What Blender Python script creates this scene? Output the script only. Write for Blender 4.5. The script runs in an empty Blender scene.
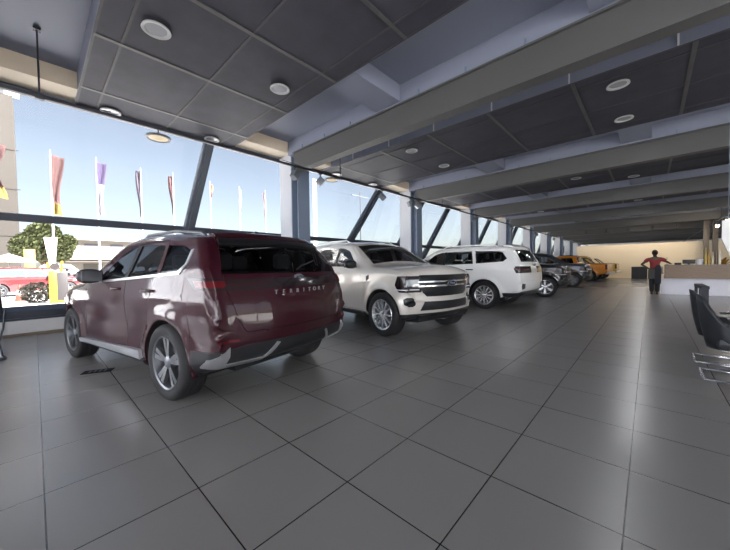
import bpy, bmesh, math, random
import numpy as np
from mathutils import Vector, Matrix
PI = math.pi
random.seed(7)
scene = bpy.context.scene
COL = scene.collection

# ------------------------------------------------------------------ camera
F_PX = 306.51
YAW, PITCH, ROLL = 0.747863, -0.0272491, -0.0144127
H = 1.25
_f = np.array([-math.sin(YAW)*math.cos(PITCH), math.cos(YAW)*math.cos(PITCH), math.sin(PITCH)])
_r = np.array([math.cos(YAW), math.sin(YAW), 0.0])
_u = np.cross(_r, _f)
_r2 = _r*math.cos(ROLL) + _u*math.sin(ROLL)
_u2 = -_r*math.sin(ROLL) + _u*math.cos(ROLL)
cam_d = bpy.data.cameras.new('camera')
cam_d.sensor_fit = 'HORIZONTAL'; cam_d.sensor_width = 36.0
cam_d.lens = F_PX/730*36.0
cam_d.clip_start = 0.05; cam_d.clip_end = 600
cam = bpy.data.objects.new('camera', cam_d); COL.objects.link(cam)
M = Matrix(((_r2[0], _u2[0], -_f[0], 0), (_r2[1], _u2[1], -_f[1], 0), (_r2[2], _u2[2], -_f[2], H), (0, 0, 0, 1)))
cam.matrix_world = M
scene.camera = cam

# ------------------------------------------------------------------ light
SKY_STRENGTH = 0.028
SUN_STRENGTH = 7.2
EXPOSURE = 2.85
world = bpy.data.worlds.new('sky'); scene.world = world
world.use_nodes = True
nt = world.node_tree; nt.nodes.clear()
wo = nt.nodes.new('ShaderNodeOutputWorld'); wb = nt.nodes.new('ShaderNodeBackground')
sk = nt.nodes.new('ShaderNodeTexSky'); sk.sky_type = 'NISHITA'; sk.sun_disc = False
sk.sun_elevation = math.radians(48); sk.sun_rotation = math.radians(90)
sk.altitude = 0; sk.air_density = 1.0; sk.dust_density = 1.4; sk.ozone_density = 1.0
hs = nt.nodes.new('ShaderNodeHueSaturation'); hs.inputs['Saturation'].default_value = 0.62
nt.links.new(sk.outputs[0], hs.inputs['Color']); nt.links.new(hs.outputs[0], wb.inputs[0]); nt.links.new(wb.outputs[0], wo.inputs[0])
wb.inputs[1].default_value = SKY_STRENGTH
sun_d = bpy.data.lights.new('sun', 'SUN'); sun_d.energy = SUN_STRENGTH; sun_d.angle = math.radians(0.5)
sun_d.color = (1.0, 0.97, 0.93)
sun = bpy.data.objects.new('sun', sun_d); COL.objects.link(sun)
sun.rotation_euler = Vector((-0.57, -0.42, -0.70)).to_track_quat('-Z', 'Y').to_euler()
vs = scene.view_settings
scene.display_settings.display_device = 'sRGB'
vs.view_transform = 'Standard'; vs.look = 'None'; vs.gamma = 1.0; vs.use_curve_mapping = False
vs.exposure = EXPOSURE
scene.cycles.use_denoising = True
scene.cycles.max_bounces = 8
scene.cycles.transparent_max_bounces = 16

# ------------------------------------------------------------------ materials
MATS = {}
def mat(name, col, rough=0.5, metal=0.0, coat=0.0, spec=0.5, emit=None, estr=0.0, noise=0.0, nscale=8.0, bump=0.0):
    if name in MATS: return MATS[name]
    m = bpy.data.materials.new(name); m.use_nodes = True
    n = m.node_tree; b = n.nodes['Principled BSDF']
    b.inputs['Base Color'].default_value = (*col, 1)
    b.inputs['Roughness'].default_value = rough
    b.inputs['Metallic'].default_value = metal
    b.inputs['Coat Weight'].default_value = coat
    b.inputs['Coat Roughness'].default_value = 0.04
    b.inputs['Specular IOR Level'].default_value = spec
    if emit:
        b.inputs['Emission Color'].default_value = (*emit, 1)
        b.inputs['Emission Strength'].default_value = estr
    if noise > 0 or bump > 0:
        tc = n.nodes.new('ShaderNodeTexCoord'); nz = n.nodes.new('ShaderNodeTexNoise')
        nz.inputs['Scale'].default_value = nscale; nz.inputs['Detail'].default_value = 4
        n.links.new(tc.outputs['Object'], nz.inputs['Vector'])
        if noise > 0:
            mx = n.nodes.new('ShaderNodeMix'); mx.data_type = 'RGBA'
            mx.inputs['A'].default_value = (*[c*(1-noise) for c in col], 1)
            mx.inputs['B'].default_value = (*[min(1, c*(1+noise)) for c in col], 1)
            n.links.new(nz.outputs['Fac'], mx.inputs['Factor'])
            n.links.new(mx.outputs['Result'], b.inputs['Base Color'])
        if bump > 0:
            bp = n.nodes.new('ShaderNodeBump'); bp.inputs['Strength'].default_value = bump
            n.links.new(nz.outputs['Fac'], bp.inputs['Height']); n.links.new(bp.outputs['Normal'], b.inputs['Normal'])
    MATS[name] = m
    return m

def glass_mat(name, tint, refl=1.0, rough=0.0):
    if name in MATS: return MATS[name]
    m = bpy.data.materials.new(name); m.use_nodes = True
    n = m.node_tree; n.nodes.clear()
    o = n.nodes.new('ShaderNodeOutputMaterial'); mx = n.nodes.new('ShaderNodeMixShader')
    t = n.nodes.new('ShaderNodeBsdfTransparent'); g = n.nodes.new('ShaderNodeBsdfGlossy')
    fr = n.nodes.new('ShaderNodeFresnel'); fr.inputs['IOR'].default_value = 1.5
    mu = n.nodes.new('ShaderNodeMath'); mu.operation = 'MULTIPLY'; mu.inputs[1].default_value = refl
    t.inputs[0].default_value = (*tint, 1); g.inputs['Roughness'].default_value = rough
    n.links.new(fr.outputs[0], mu.inputs[0]); n.links.new(mu.outputs[0], mx.inputs[0])
    n.links.new(t.outputs[0], mx.inputs[1]); n.links.new(g.outputs[0], mx.inputs[2]); n.links.new(mx.outputs[0], o.inputs[0])
    MATS[name] = m
    return m

def tile_mat():
    m = bpy.data.materials.new('floor_tiles'); m.use_nodes = True
    n = m.node_tree; b = n.nodes['Principled BSDF']
    tc = n.nodes.new('ShaderNodeTexCoord'); mp = n.nodes.new('ShaderNodeMapping')
    mp.inputs['Location'].default_value = (1.878+12.0, -0.601+12.0, 0)
    n.links.new(tc.outputs['Object'], mp.inputs['Vector'])
    br = n.nodes.new('ShaderNodeTexBrick'); br.offset = 0.0; br.squash = 1.0
    br.inputs['Color1'].default_value = (0.265, 0.255, 0.245, 1); br.inputs['Color2'].default_value = (0.28, 0.27, 0.26, 1)
    br.inputs['Mortar'].default_value = (0.015, 0.014, 0.013, 1)
    br.inputs['Scale'].default_value = 1.0; br.inputs['Mortar Size'].default_value = 0.0035
    br.inputs['Mortar Smooth'].default_value = 0.1; br.inputs['Bias'].default_value = 0.0
    br.inputs['Brick Width'].default_value = 0.6; br.inputs['Row Height'].default_value = 0.6
    n.links.new(mp.outputs[0], br.inputs['Vector'])
    n.links.new(br.outputs['Color'], b.inputs['Base Color'])
    b.inputs['Roughness'].default_value = 0.26
    b.inputs['Specular IOR Level'].default_value = 0.8
    return m

def mesh_panel_mat():
    # dark expanded-metal mesh: fine weave in the colour and bump
    m = bpy.data.materials.new('dark_mesh'); m.use_nodes = True
    n = m.node_tree; b = n.nodes['Principled BSDF']
    tc = n.nodes.new('ShaderNodeTexCoord')
    vo = n.nodes.new('ShaderNodeTexNoise'); vo.inputs['Scale'].default_value = 3; vo.inputs['Detail'].default_value = 3
    n.links.new(tc.outputs['Object'], vo.inputs['Vector'])
    mx = n.nodes.new('ShaderNodeMix'); mx.data_type = 'RGBA'
    mx.inputs['A'].default_value = (0.043, 0.043, 0.056, 1); mx.inputs['B'].default_value = (0.072, 0.072, 0.092, 1)
    n.links.new(vo.outputs['Fac'], mx.inputs['Factor']); n.links.new(mx.outputs['Result'], b.inputs['Base Color'])
    wv = n.nodes.new('ShaderNodeTexChecker'); wv.inputs['Scale'].default_value = 60
    n.links.new(tc.outputs['Object'], wv.inputs['Vector'])
    bp = n.nodes.new('ShaderNodeBump'); bp.inputs['Strength'].default_value = 0.25; bp.inputs['Distance'].default_value = 0.01
    n.links.new(wv.outputs['Fac'], bp.inputs['Height']); n.links.new(bp.outputs['Normal'], b.inputs['Normal'])
    b.inputs['Roughness'].default_value = 0.6; b.inputs['Specular IOR Level'].default_value = 0.15
    return m

M_FLOOR = tile_mat()
M_MESH = mesh_panel_mat()
M_SLAB = mat('slab_paint', (0.24, 0.26, 0.335), 0.55)
M_BEAM = mat('beam_paint', (0.086, 0.085, 0.084), 0.5)
M_STEEL = mat('steel_paint', (0.17, 0.215, 0.29), 0.4)
M_WHITE = mat('white_plaster', (0.86, 0.855, 0.85), 0.6, noise=0.03)
M_SOFFIT = mat('beige_soffit', (0.70, 0.60, 0.46), 0.7)
M_FRAME = mat('window_frame_metal', (0.045, 0.052, 0.075), 0.35, 0.3)
M_GLASS = glass_mat('window_glass', (0.985, 0.99, 0.99), 0.10)
M_CARGLASS = glass_mat('car_glass', (0.66, 0.69, 0.69), 1.0)
M_CARGLASS_DK = glass_mat('car_glass_dark', (0.46, 0.49, 0.51), 1.0)
M_BLACK = mat('black_plastic', (0.016, 0.017, 0.02), 0.45)
M_GLOSSBLK = mat('gloss_black', (0.010, 0.011, 0.013), 0.28, spec=0.3)
M_TYRE = mat('tyre_rubber', (0.018, 0.018, 0.02), 0.75)
M_CHROME = mat('chrome', (0.75, 0.76, 0.78), 0.12, 1.0)
M_SATIN = mat('satin_silver', (0.62, 0.63, 0.65), 0.3, 0.85)
M_RIM = mat('alloy_rim', (0.15, 0.155, 0.17), 0.32, 0.7)
M_RIMB = mat('bright_alloy', (0.72, 0.73, 0.75), 0.25, 0.75)
M_UNDER = mat('underbody', (0.012, 0.012, 0.013), 0.8)
M_SEAT = mat('seat_leather', (0.05, 0.047, 0.045), 0.6)
M_RED_LENS = mat('red_lens', (0.12, 0.008, 0.012), 0.15, coat=0.3)
M_DARK_LENS = mat('dark_lens', (0.022, 0.016, 0.018), 0.15, coat=0.2)
M_LAMP = mat('clear_lens', (0.30, 0.32, 0.34), 0.1, 0.5, coat=0.8)
M_LED = mat('lamp_white', (0.8, 0.82, 0.85), 0.2, coat=0.5)

# ------------------------------------------------------------------ helpers
def link(o, parent=None):
    COL.objects.link(o)
    if parent is not None: o.parent = parent
    return o
def tag(o, label=None, cat=None, group=None, kind=None):
    if label: o['label'] = label
    if cat: o['category'] = cat
    if group: o['group'] = group
    if kind: o['kind'] = kind
    return o
def obj(name, bm, m, parent=None, smooth=False, label=None):
    me = bpy.data.meshes.new(name)
    bm.to_mesh(me); bm.free()
    for k in (m if isinstance(m, (list, tuple)) else [m]): me.materials.append(k)
    if smooth:
        for p in me.polygons: p.use_smooth = True
        if smooth != 'all': me.set_sharp_from_angle(angle=math.radians(35))
    o = bpy.data.objects.new(name, me); link(o, parent)
    if label: o['label'] = label
    return o
def empty(name, loc=(0, 0, 0), rz=0.0, label=None, cat=None, group=None):
    o = bpy.data.objects.new(name, None); o.empty_display_size = 0.1
    link(o); o.location = loc; o.rotation_euler = (0, 0, rz)
    tag(o, label, cat, group)
    return o
def BM(): return bmesh.new()
def box(bm, x0, x1, y0, y1, z0, z1, bevel=0.0, mi=0, mtx=None):
    vs_ = [bm.verts.new((x, y, z)) for x in (x0, x1) for y in (y0, y1) for z in (z0, z1)]
    fs = []
    for q in ((0, 1, 3, 2), (4, 6, 7, 5), (0, 4, 5, 1), (2, 3, 7, 6), (0, 2, 6, 4), (1, 5, 7, 3)):
        f = bm.faces.new([vs_[i] for i in q]); f.material_index = mi; fs.append(f)
    if mtx is not None: bmesh.ops.transform(bm, matrix=mtx, verts=vs_)
    if bevel > 0:
        es = list({e for f in fs for e in f.edges})
        r = bmesh.ops.bevel(bm, geom=es, offset=bevel, segments=2, affect='EDGES', profile=0.5)
        for f in r['faces']: f.material_index = mi
    return bm
def prism(bm, pts, axis, a0, a1, mi=0):
    """pts 2-D polygon; axis 'x': (y,z), 'y': (x,z), 'z': (x,y)"""
    def P(p, a):
        if axis == 'x': return (a, p[0], p[1])
        if axis == 'y': return (p[0], a, p[1])
        return (p[0], p[1], a)
    A = [bm.verts.new(P(p, a0)) for p in pts]; B = [bm.verts.new(P(p, a1)) for p in pts]
    n = len(pts); fs = [bm.faces.new(A), bm.faces.new(B[::-1])]
    for i in range(n): fs.append(bm.faces.new((A[i], B[i], B[(i+1) % n], A[(i+1) % n])))
    for f in fs: f.material_index = mi
    bmesh.ops.recalc_face_normals(bm, faces=fs)
    return bm
def tube(bm, pts, r, n=8, closed=False, caps=True, mi=0):
    pts = [Vector(p) for p in pts]; N = len(pts); rings = []
    rs = r if isinstance(r, (list, tuple)) else [r]*N
    ref = None
    for i, p in enumerate(pts):
        a = pts[i-1] if (i > 0 or closed) else p
        b = pts[(i+1) % N] if (i < N-1 or closed) else p
        d = (b-a).normalized()
        if ref is None:
            ref = d.orthogonal().normalized()
        ref = (ref - d*ref.dot(d)).normalized()
        bi = d.cross(ref)
        rings.append([bm.verts.new(p + (ref*math.cos(2*PI*k/n) + bi*math.sin(2*PI*k/n))*rs[i]) for k in range(n)])
    for i in range(N if closed else N-1):
        A, B = rings[i], rings[(i+1) % N]
        for k in range(n):
            f = bm.faces.new((A[k], A[(k+1) % n], B[(k+1) % n], B[k])); f.material_index = mi
    if caps and not closed:
        bm.faces.new(rings[0][::-1]).material_index = mi; bm.faces.new(rings[-1]).material_index = mi
    return bm
def lathe(bm, prof, axis='z', n=24, org=(0, 0, 0), mi=0, close=False):
    """prof: list of (radius, height) revolved round the axis"""
    rings = []
    for (r, h) in prof:
        ring = []
        for k in range(n):
            a = 2*PI*k/n; c, s = r*math.cos(a), r*math.sin(a)
            if axis == 'z': p = (c, s, h)
            elif axis == 'y': p = (c, h, s)
            else: p = (h, c, s)
            ring.append(bm.verts.new((p[0]+org[0], p[1]+org[1], p[2]+org[2])))
        rings.append(ring)
    fs = []
    L = len(rings)
    for i in range(L if close else L-1):
        A, B = rings[i], rings[(i+1) % L]
        for k in range(n): fs.append(bm.faces.new((A[k], A[(k+1) % n], B[(k+1) % n], B[k])))
    if not close:
        if prof[0][0] > 1e-6: fs.append(bm.faces.new(rings[0]))
        if prof[-1][0] > 1e-6: fs.append(bm.faces.new(rings[-1]))
    for f in fs: f.material_index = mi
    bmesh.ops.remove_doubles(bm, verts=list({v for f in fs for v in f.verts}), dist=1e-6)
    fs = [f for f in fs if f.is_valid]
    bmesh.ops.recalc_face_normals(bm, faces=fs)
    return bm
def ball(bm, c, rx, ry, rz, u=16, v=10, pw=1.0, mi=0):
    r = bmesh.ops.create_uvsphere(bm, u_segments=u, v_segments=v, radius=1.0)
    for q in r['verts']:
        d = q.co
        if pw != 1.0: d = Vector([math.copysign(abs(t)**pw, t) for t in d])
        q.co = Vector((c[0]+d[0]*rx, c[1]+d[1]*ry, c[2]+d[2]*rz))
        for f in q.link_faces: f.material_index = mi
    return bm
def copy_tree(o, parent=None):
    c = o.copy(); COL.objects.link(c)
    if parent is not None:
        c.parent = parent; c.matrix_parent_inverse = o.matrix_parent_inverse.copy()
    for ch in list(o.children): copy_tree(ch, c)
    return c
def text_obj(body, size, depth, name, m, parent, mtx):
    cu = bpy.data.curves.new(name, 'FONT'); cu.body = body; cu.size = size; cu.extrude = depth
    cu.align_x = 'CENTER'; cu.align_y = 'CENTER'
    t = bpy.data.objects.new(name, cu); COL.objects.link(t)
    dg = bpy.context.evaluated_depsgraph_get()
    me = bpy.data.meshes.new_from_object(t.evaluated_get(dg))
    bpy.data.objects.remove(t); bpy.data.curves.remove(cu)
    me.transform(mtx); me.materials.clear(); me.materials.append(m)
    o = bpy.data.objects.new(name, me); link(o, parent)
    return o

# ------------------------------------------------------------------ setting
def struct(name, bm, m, parent=None, **k):
    o = obj(name, bm, m, parent, **k)
    if parent is None: o['kind'] = 'structure'
    return o
XW0, XR, Y0, YB = -8.9, 9.5, -3.6, 60.0
BAY, COL0 = 6.05, 5.3                      # beam / column module
bm = BM(); box(bm, XW0, XR, Y0, YB, -0.2, 0.0); struct('floor', bm, M_FLOOR)
bm = BM(); box(bm, -8.5, XR, Y0, YB, 4.85, 5.2); struct('ceiling', bm, M_SLAB)
bm = BM(); box(bm, -8.52, -7.64, Y0, YB, 4.54, 4.849); struct('trim_1', bm, M_SOFFIT)
bm = BM(); box(bm, XR, XR+0.2, 7.8, YB, 0, 5.2); box(bm, XR, XR+0.2, Y0, 7.8, 4.5, 5.2)
for k in range(5): box(bm, XR, XR+0.2, Y0+k*2.85, Y0+.15+k*2.85, 0, 4.5)  # posts between unseen openings, added so sunlight fills the hall
struct('wall_right', bm, M_WHITE)
bm = BM(); box(bm, -8.5, XR, Y0-0.2, Y0, 0, 0.3); box(bm, -8.5, XR, Y0-0.2, Y0, 4.5, 5.2)
for k in range(7): box(bm, -8.5+k*2.95, -8.3+k*2.95, Y0-0.2, Y0, 0.3, 4.5)  # openings added behind the camera so daylight reaches camera-facing sides
struct('wall_front', bm, M_WHITE)
bm = BM(); box(bm, -300, 300, -300, 300, -0.6, -0.21); struct('ground', bm, mat('paving', (0.49, 0.485, 0.49), 0.85, noise=0.12, nscale=0.6))
bm = BM(); box(bm, -60, -9.35, -60, 90, -0.2, -0.03); struct('forecourt', bm, mat('forecourt_paving', (0.54, 0.535, 0.54), 0.85, noise=0.1, nscale=0.8))
bm = BM(); box(bm, -8.9, XR, YB, YB+0.2, 0, 5.2); struct('wall_back', bm, M_WHITE)
M_WARM = mat('cream_wall', (0.72, 0.62, 0.47), 0.7, noise=0.03)
bm = BM(); box(bm, -4.75, 6.0, 33.0, 33.15, 0, 2.78); box(bm, -4.75, 6.0, 32.97, 33.0, 0, 0.1); struct('wall_partition', bm, M_WARM)
bm = BM(); box(bm, -26, 24, -13.4, -13, -.2, 7.5); struct('wall_outside', bm, mat('outside_render', (.76, .79, .86), .8))  # unseen sunlit wall behind the camera, added to bounce light into the hall
# kerb and baseboard under the glass
bm = BM(); box(bm, -9.35, -8.9, Y0, YB, -0.1, 0.30); struct('trim_2', bm, M_WHITE)
bm = BM(); box(bm, -8.9, -8.885, Y0, YB, 0.0, 0.055); struct('baseboard_left', bm, mat('brown_skirting', (0.26, 0.20, 0.15), 0.6))

# window wall: leans in slightly towards the top, behind the columns; raking mullions
K = 0.20
def gx(z): return -9.05 + K*(z-0.5)
ZT, ZR = 4.46, 2.27
MULL = [(-3.3, -.05), (-0.60, -.04), (2.72, .18), (8.5, .62), (11.75, .64), (14.35, .66), (17.8, .66), (20.4, .66), (23.9, .66), (26.4, .66), (30.0, .66), (32.5, .66), (36.1, .66), (38.6, .66), (42.1, .66), (45, .66), (48.2, .66), (51, .66), (54.3, .66)]
def rake_bar(bm, a, b, z0, z1, out, inn):
    """sloped-plane bar between raking lines a=(y,s) and b=(y,s), y given at rail height"""
    nx, nz = 1/math.hypot(1, K), -K/math.hypot(1, K)
    V = []
    for (y, s) in (a, b):
        for z, t in ((z0, -out), (z1, -out), (z1, inn), (z0, inn)):
            V.append(bm.verts.new((gx(z)+nx*t, y+s*(z-ZR), z+nz*t)))
    A, B = V[:4], V[4:]
    fs = [bm.faces.new(A), bm.faces.new(B[::-1])]
    for i in range(4): fs.append(bm.faces.new((A[i], B[i], B[(i+1) % 4], A[(i+1) % 4])))
    bmesh.ops.recalc_face_normals(bm, faces=fs)
bm = BM(); prism(bm, [(-9.2, 0.30), (-8.98, 0.30), (-8.98, 0.47), (-9.2, 0.56)], 'y', Y0, YB)
box(bm, -9.3, -8.93, Y0, YB, 0.30, 0.34)
struct('window_sill', bm, M_FRAME)
CW0, CW1 = -0.18, 0.36                     # column extent along y round its beam line
cols = [COL0 + BAY*i for i in range(-1, 9)]
cols[0] -= 0.5
ys = [(Y0, 0)] + MULL[1:] + [(YB, 0)]
for wn, (a, b) in enumerate(zip(ys[:-1], ys[1:])):
    bm = BM()
    rake_bar(bm, a, b, ZR-0.07, ZR+0.07, 0.05, 0.07)
    rake_bar(bm, a, b, ZT-0.04, ZT+0.08, 0.04, 0.04)
    w = struct('window_%d' % (wn+1), bm, M_FRAME)
    bm = BM(); rake_bar(bm, a, b, 0.50, ZR-0.08, 0.006, 0.006); rake_bar(bm, a, b, ZR+0.08, ZT-0.05, 0.006, 0.006)
    obj('pane', bm, M_GLASS, w)
M_MULL = mat('mullion_metal', (0.07, 0.082, 0.105), 0.35, 0.3)
for (y, s) in MULL[1:]:
    w2 = .10 + .06*abs(s)
    bm = BM(); rake_bar(bm, (y-w2, s), (y+w2, s), 0.45, ZT+0.06, 0.06, 0.10); rake_bar(bm, (y-.05, s), (y+.05, s), 0.5, ZT, 0.1, 0.17)
    struct('mullion', bm, M_MULL)
# columns, beams, stubs
for i, c in enumerate(cols):
    bm = BM(); box(bm, -8.2, -7.62, c+CW0, c+CW1, 0.0, 4.849); struct('column', bm, mat('column_paint', (.52, .53, .56), .55))
    bm = BM()
    box(bm, -7.62, -7.59, c-0.17, c+0.23, 0.0, 4.45); box(bm, -7.33, -7.30, c-0.17, c+0.23, 0.0, 4.45); box(bm, -7.59, -7.33, c+0.01, c+0.05, 0.0, 4.45)
    struct('column', bm, M_STEEL)
nb = 9
for i in range(-1, nb):
    c = COL0 + BAY*i
    bm = BM()
    box(bm, -7.30, XR, c-0.28, c-0.14, 3.96, 4.43)
    box(bm, -7.30, XR, c-0.33, c-0.09, 3.93, 3.96)
    box(bm, -7.30, XR, c-0.33, c-0.09, 4.43, 4.46)
    b_ = struct('beam', bm, M_BEAM)
    bm = BM(); box(bm, -7.62, XR, c-0.26, c-0.10, 4.46, 4.849); struct('bulkhead', bm, M_SLAB)
    bm = BM()
    for k in range(18):
        x = -6.9 + k*0.92
        box(bm, x, x+0.025, c-0.30, c-0.28, 4.46, 4.57)
    obj('clips', bm, M_STEEL, b_)
    # longitudinal stub boxes between beam and mesh panels
    for x in (-3.66, 0.02, 3.7, 7.4):
        bm = BM(); box(bm, x-0.62, x, c-1.58, c-0.26, 4.52, 4.849)
        struct('ceiling_box', bm, M_SLAB)
# dark mesh ceiling rafts with metal frames: one per bay
XL = [-8.25, -7.36, -5.60, -4.06, -2.57, -1.05, 0.48, 2.0, 3.5, 5.0, 6.5, 8.0, 9.4]
M_RAIL = mat('panel_rail', (0.10, 0.098, 0.10), 0.5, 0.3, noise=0.3, nscale=5)
for i in range(-2, 8):
    y0 = 0.65 + BAY*i
    if y0 < Y0: y0 = Y0+0.1
    yl = [0.65+BAY*i, 0.95+BAY*i, 2.16+BAY*i, 3.38+BAY*i, 3.70+BAY*i]
    bm = BM(); box(bm, XL[0], XL[-1], yl[0], yl[-1], 4.50, 4.52); r_ = struct('ceiling_panel', bm, M_MESH)
    bm = BM()
    for x in XL: box(bm, x-0.03, x+0.03, yl[0], yl[-1], 4.488, 4.499)
    obj('rails', bm, M_RAIL, r_)
    bm = BM()
    for y in yl: box(bm, XL[0], XL[-1], y-0.016, y+0.016, 4.490, 4.4995)
    obj('cross_rails', bm, mat('panel_cross_rail', (0.055, 0.053, 0.06), .6, noise=.3, nscale=4), r_)
    # upstand board closing the near edge of the raft, in lengths with white joints
    bm = BM(); box(bm, XL[0], XL[-1], yl[0]-.02, yl[0], 4.50, 4.849); obj('upstand', bm, M_SLAB, r_)
    if i == 0: continue
    bm = BM()
    for k in range(11):
        x = -6.6 + k*1.38
        box(bm, x, x+.34, yl[0]-.035, yl[0]-.02, 4.50, 4.849)
    obj('upstand_lap', bm, M_SLAB, r_)
    bm = BM()
    for k in range(11):
        x = -6.6 + k*1.38
        box(bm, x-.018, x+.005, yl[0]-.05, yl[0]-.034, 4.50, 4.849)
    obj('upstand_joint', bm, mat('joint_white', (.7, .7, .7), .5), r_)

# ------------------------------------------------------------------ cars
def chaikin(p, it=2):
    p = [np.array(q, float) for q in p]
    for _ in range(it):
        o = [p[0]]
        for a, b in zip(p[:-1], p[1:]): o += [a*0.75+b*0.25, a*0.25+b*0.75]
        o.append(p[-1]); p = o
    return np.array(p)
def resample(p, d):
    seg = np.linalg.norm(np.diff(p, axis=0), axis=1); s = np.concatenate([[0], np.cumsum(seg)])
    n = max(2, int(round(s[-1]/d))); t = np.linspace(0, s[-1], n+1)
    return np.stack([np.interp(t, s, p[:, k]) for k in range(p.shape[1])], 1)
def mono(p):
    p = p.copy()
    for i in range(1, len(p)): p[i, 0] = max(p[i, 0], p[i-1, 0]+2e-4)
    return p
def sstep(a, b, x):
    t = np.clip((x-a)/(b-a), 0, 1); return t*t*(3-2*t)
def build_shell(P):
    """closed car shell: side surfaces y=+-W(x,z) over the side silhouette and a strip round its outline"""
    top = np.array(P['top'], float)               # x,z,r,crown  rear -> front
    tp = mono(resample(chaikin(top), 0.035))
    def arch(ax):
        R, wz, zs = P['Ra'], P['wz'], P['sill']
        a = [(ax-R-0.003, zs), (ax-R-0.002, zs+0.05)]
        for k in range(25):
            th = PI - PI*k/24
            a.append((ax+R*math.cos(th), wz+R*math.sin(th)))
        a += [(ax+R+0.002, zs+0.05), (ax+R+0.003, zs)]
        return np.array([(x, z, 0.015, 0) for x, z in a])
    br = chaikin([(x, z, 0.10, 0.0) for x, z in P['bot_rear']]); bf = chaikin([(x, z, 0.10, 0.0) for x, z in P['bot_front']])
    a0, a1 = arch(-P['wb']/2), arch(P['wb']/2)
    sill = np.array([(a0[-1, 0]+0.004, P['sill'], .05, 0), (a1[0, 0]-0.004, P['sill'], .05, 0)])
    bt = np.concatenate([resample(br, .04), a0, resample(sill, .06), a1, resample(bf, .04)])
    tags = np.concatenate([np.zeros(len(resample(br, .04))), np.ones(len(a0)), np.ones(len(resample(sill, .06))), np.ones(len(a1)), np.zeros(len(resample(bf, .04)))])
    bt = mono(bt)
    xs = np.unique(np.concatenate([tp[:, 0], bt[:, 0]]))
    xs = xs[(xs >= max(tp[0, 0], bt[0, 0])) & (xs <= min(tp[-1, 0], bt[-1, 0]))]
    keep = [xs[0]]
    for x in xs[1:-1]:
        if x-keep[-1] > 0.004: keep.append(x)
    keep.append(xs[-1]); xs = np.array(keep)
    zu = np.interp(xs, tp[:, 0], tp[:, 1]); zl = np.interp(xs, bt[:, 0], bt[:, 1])
    ru = np.interp(xs, tp[:, 0], tp[:, 2]); rl = np.interp(xs, bt[:, 0], bt[:, 2])
    cu = np.interp(xs, tp[:, 0], tp[:, 3])
    dk = np.interp(xs, bt[:, 0], tags) > 0.5
    zu = np.maximum(zu, zl+0.02)
    n = len(xs)
    ds = np.array([0, .004, .014, .035, .07])
    NM = 26
    rows = []
    for i in range(n):
        h = zu[i]-zl[i]; k = min(1.0, h*0.3/0.07); e = ds*k
        rows.append(np.concatenate([zl[i]+e, zl[i]+np.linspace(e[-1], h-e[-1], NM+2)[1:-1], zu[i]-e[::-1]]))
    Z = np.array(rows); m = Z.shape[1]; X = np.repeat(xs[:, None], m, 1)
    # half width
    W = P['W']*np.ones_like(X)
    tz = np.array(P['prof'])
    bel = np.interp(X, [P['top'][0][0], P['top'][-1][0]], P['belt'])
    W += np.interp(Z, tz[:, 0], tz[:, 1])
    dz = np.maximum(0, Z-bel)
    W -= P['tum']*dz*np.clip(dz/0.08, 0.3, 1)
    # smooth plan taper
    px = np.array(P['plan']); W += np.interp(X, px[:, 0], px[:, 1])
    for ax in (-P['wb']/2, P['wb']/2):
        rho = np.hypot(X-ax, Z-P['wz'])
        W += P['flare']*np.exp(-((rho-P['Ra'])/P.get('flw', .09))**2)*(Z > P['sill'])
    for (zc, amp, wd) in P.get('crease', []):
        W += amp*np.exp(-((Z-zc)/wd)**2)*sstep(-2.4, -1.6, X)*(1-sstep(1.6, 2.3, X))
    # edge rounding
    ex, ez, er = [], [], []
    ex += list(xs); ez += list(zu); er += list(ru)
    ex += list(xs); ez += list(zl); er += list(rl)
    for i in (0, n-1):
        for z in Z[i]: ex.append(xs[i]); ez.append(z); er.append(P['rend'][0 if i == 0 else 1])
    ex, ez, er = map(np.array, (ex, ez, er))
    # dense edge samples
    off = np.zeros_like(X)
    for j in range(m):
        d = np.hypot(X[:, j][:, None]-ex[None], Z[:, j][:, None]-ez[None])
        q = np.maximum(er[None]-d, 0)
        o = er[None]-np.sqrt(np.maximum(er[None]**2-q**2, 0))
        off[:, j] = o.max(1)
    W = np.maximum(W-off, 0.05)
    bm = bmesh.new()
    L = [[bm.verts.new((X[i, j], W[i, j], Z[i, j])) for j in range(m)] for i in range(n)]
    R = [[bm.verts.new((X[i, j], -W[i, j], Z[i, j])) for j in range(m)] for i in range(n)]
    for i in range(n-1):
        for j in range(m-1):
            bm.faces.new((L[i][j], L[i][j+1], L[i+1][j+1], L[i+1][j]))
            bm.faces.new((R[i][j], R[i+1][j], R[i+1][j+1], R[i][j+1]))
    loop = [(i, 0, 0.0, dk[i]) for i in range(n)] + [(n-1, j, None, False) for j in range(1, m-1)] + \
           [(i, m-1, cu[i], False) for i in range(n-1, -1, -1)] + [(0, j, None, False) for j in range(m-2, 0, -1)]
    N = len(loop); pts = np.array([(X[i, j], Z[i, j]) for i, j, _, _ in loop])
    cend = (P['top'][0][3], P['top'][-1][3])
    cr = np.array([(cend[1] if i > n//2 else cend[0]) if c is None else c for i, j, c, _ in loop])
    # fade crown to 0 on the bottom chain near the ends
    NY = 20
    nrm = np.zeros((N, 2))
    for k in range(N):
        t = pts[(k+2) % N]-pts[k-2]; t /= (np.linalg.norm(t)+1e-9); nrm[k] = (t[1], -t[0])
    # bumper undersides: crown along x only
    for k in range(N):
        i, j, c, d = loop[k]
        if j == 0 and not d:
            xx = xs[i]; e = cend[1] if xx > 0 else cend[0]
            xe = xs[-1] if xx > 0 else xs[0]
            cr[k] = e*max(0, 1-abs(xx-xe)/0.35); nrm[k] = (1 if xx > 0 else -1, 0)
    grid = []
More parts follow.
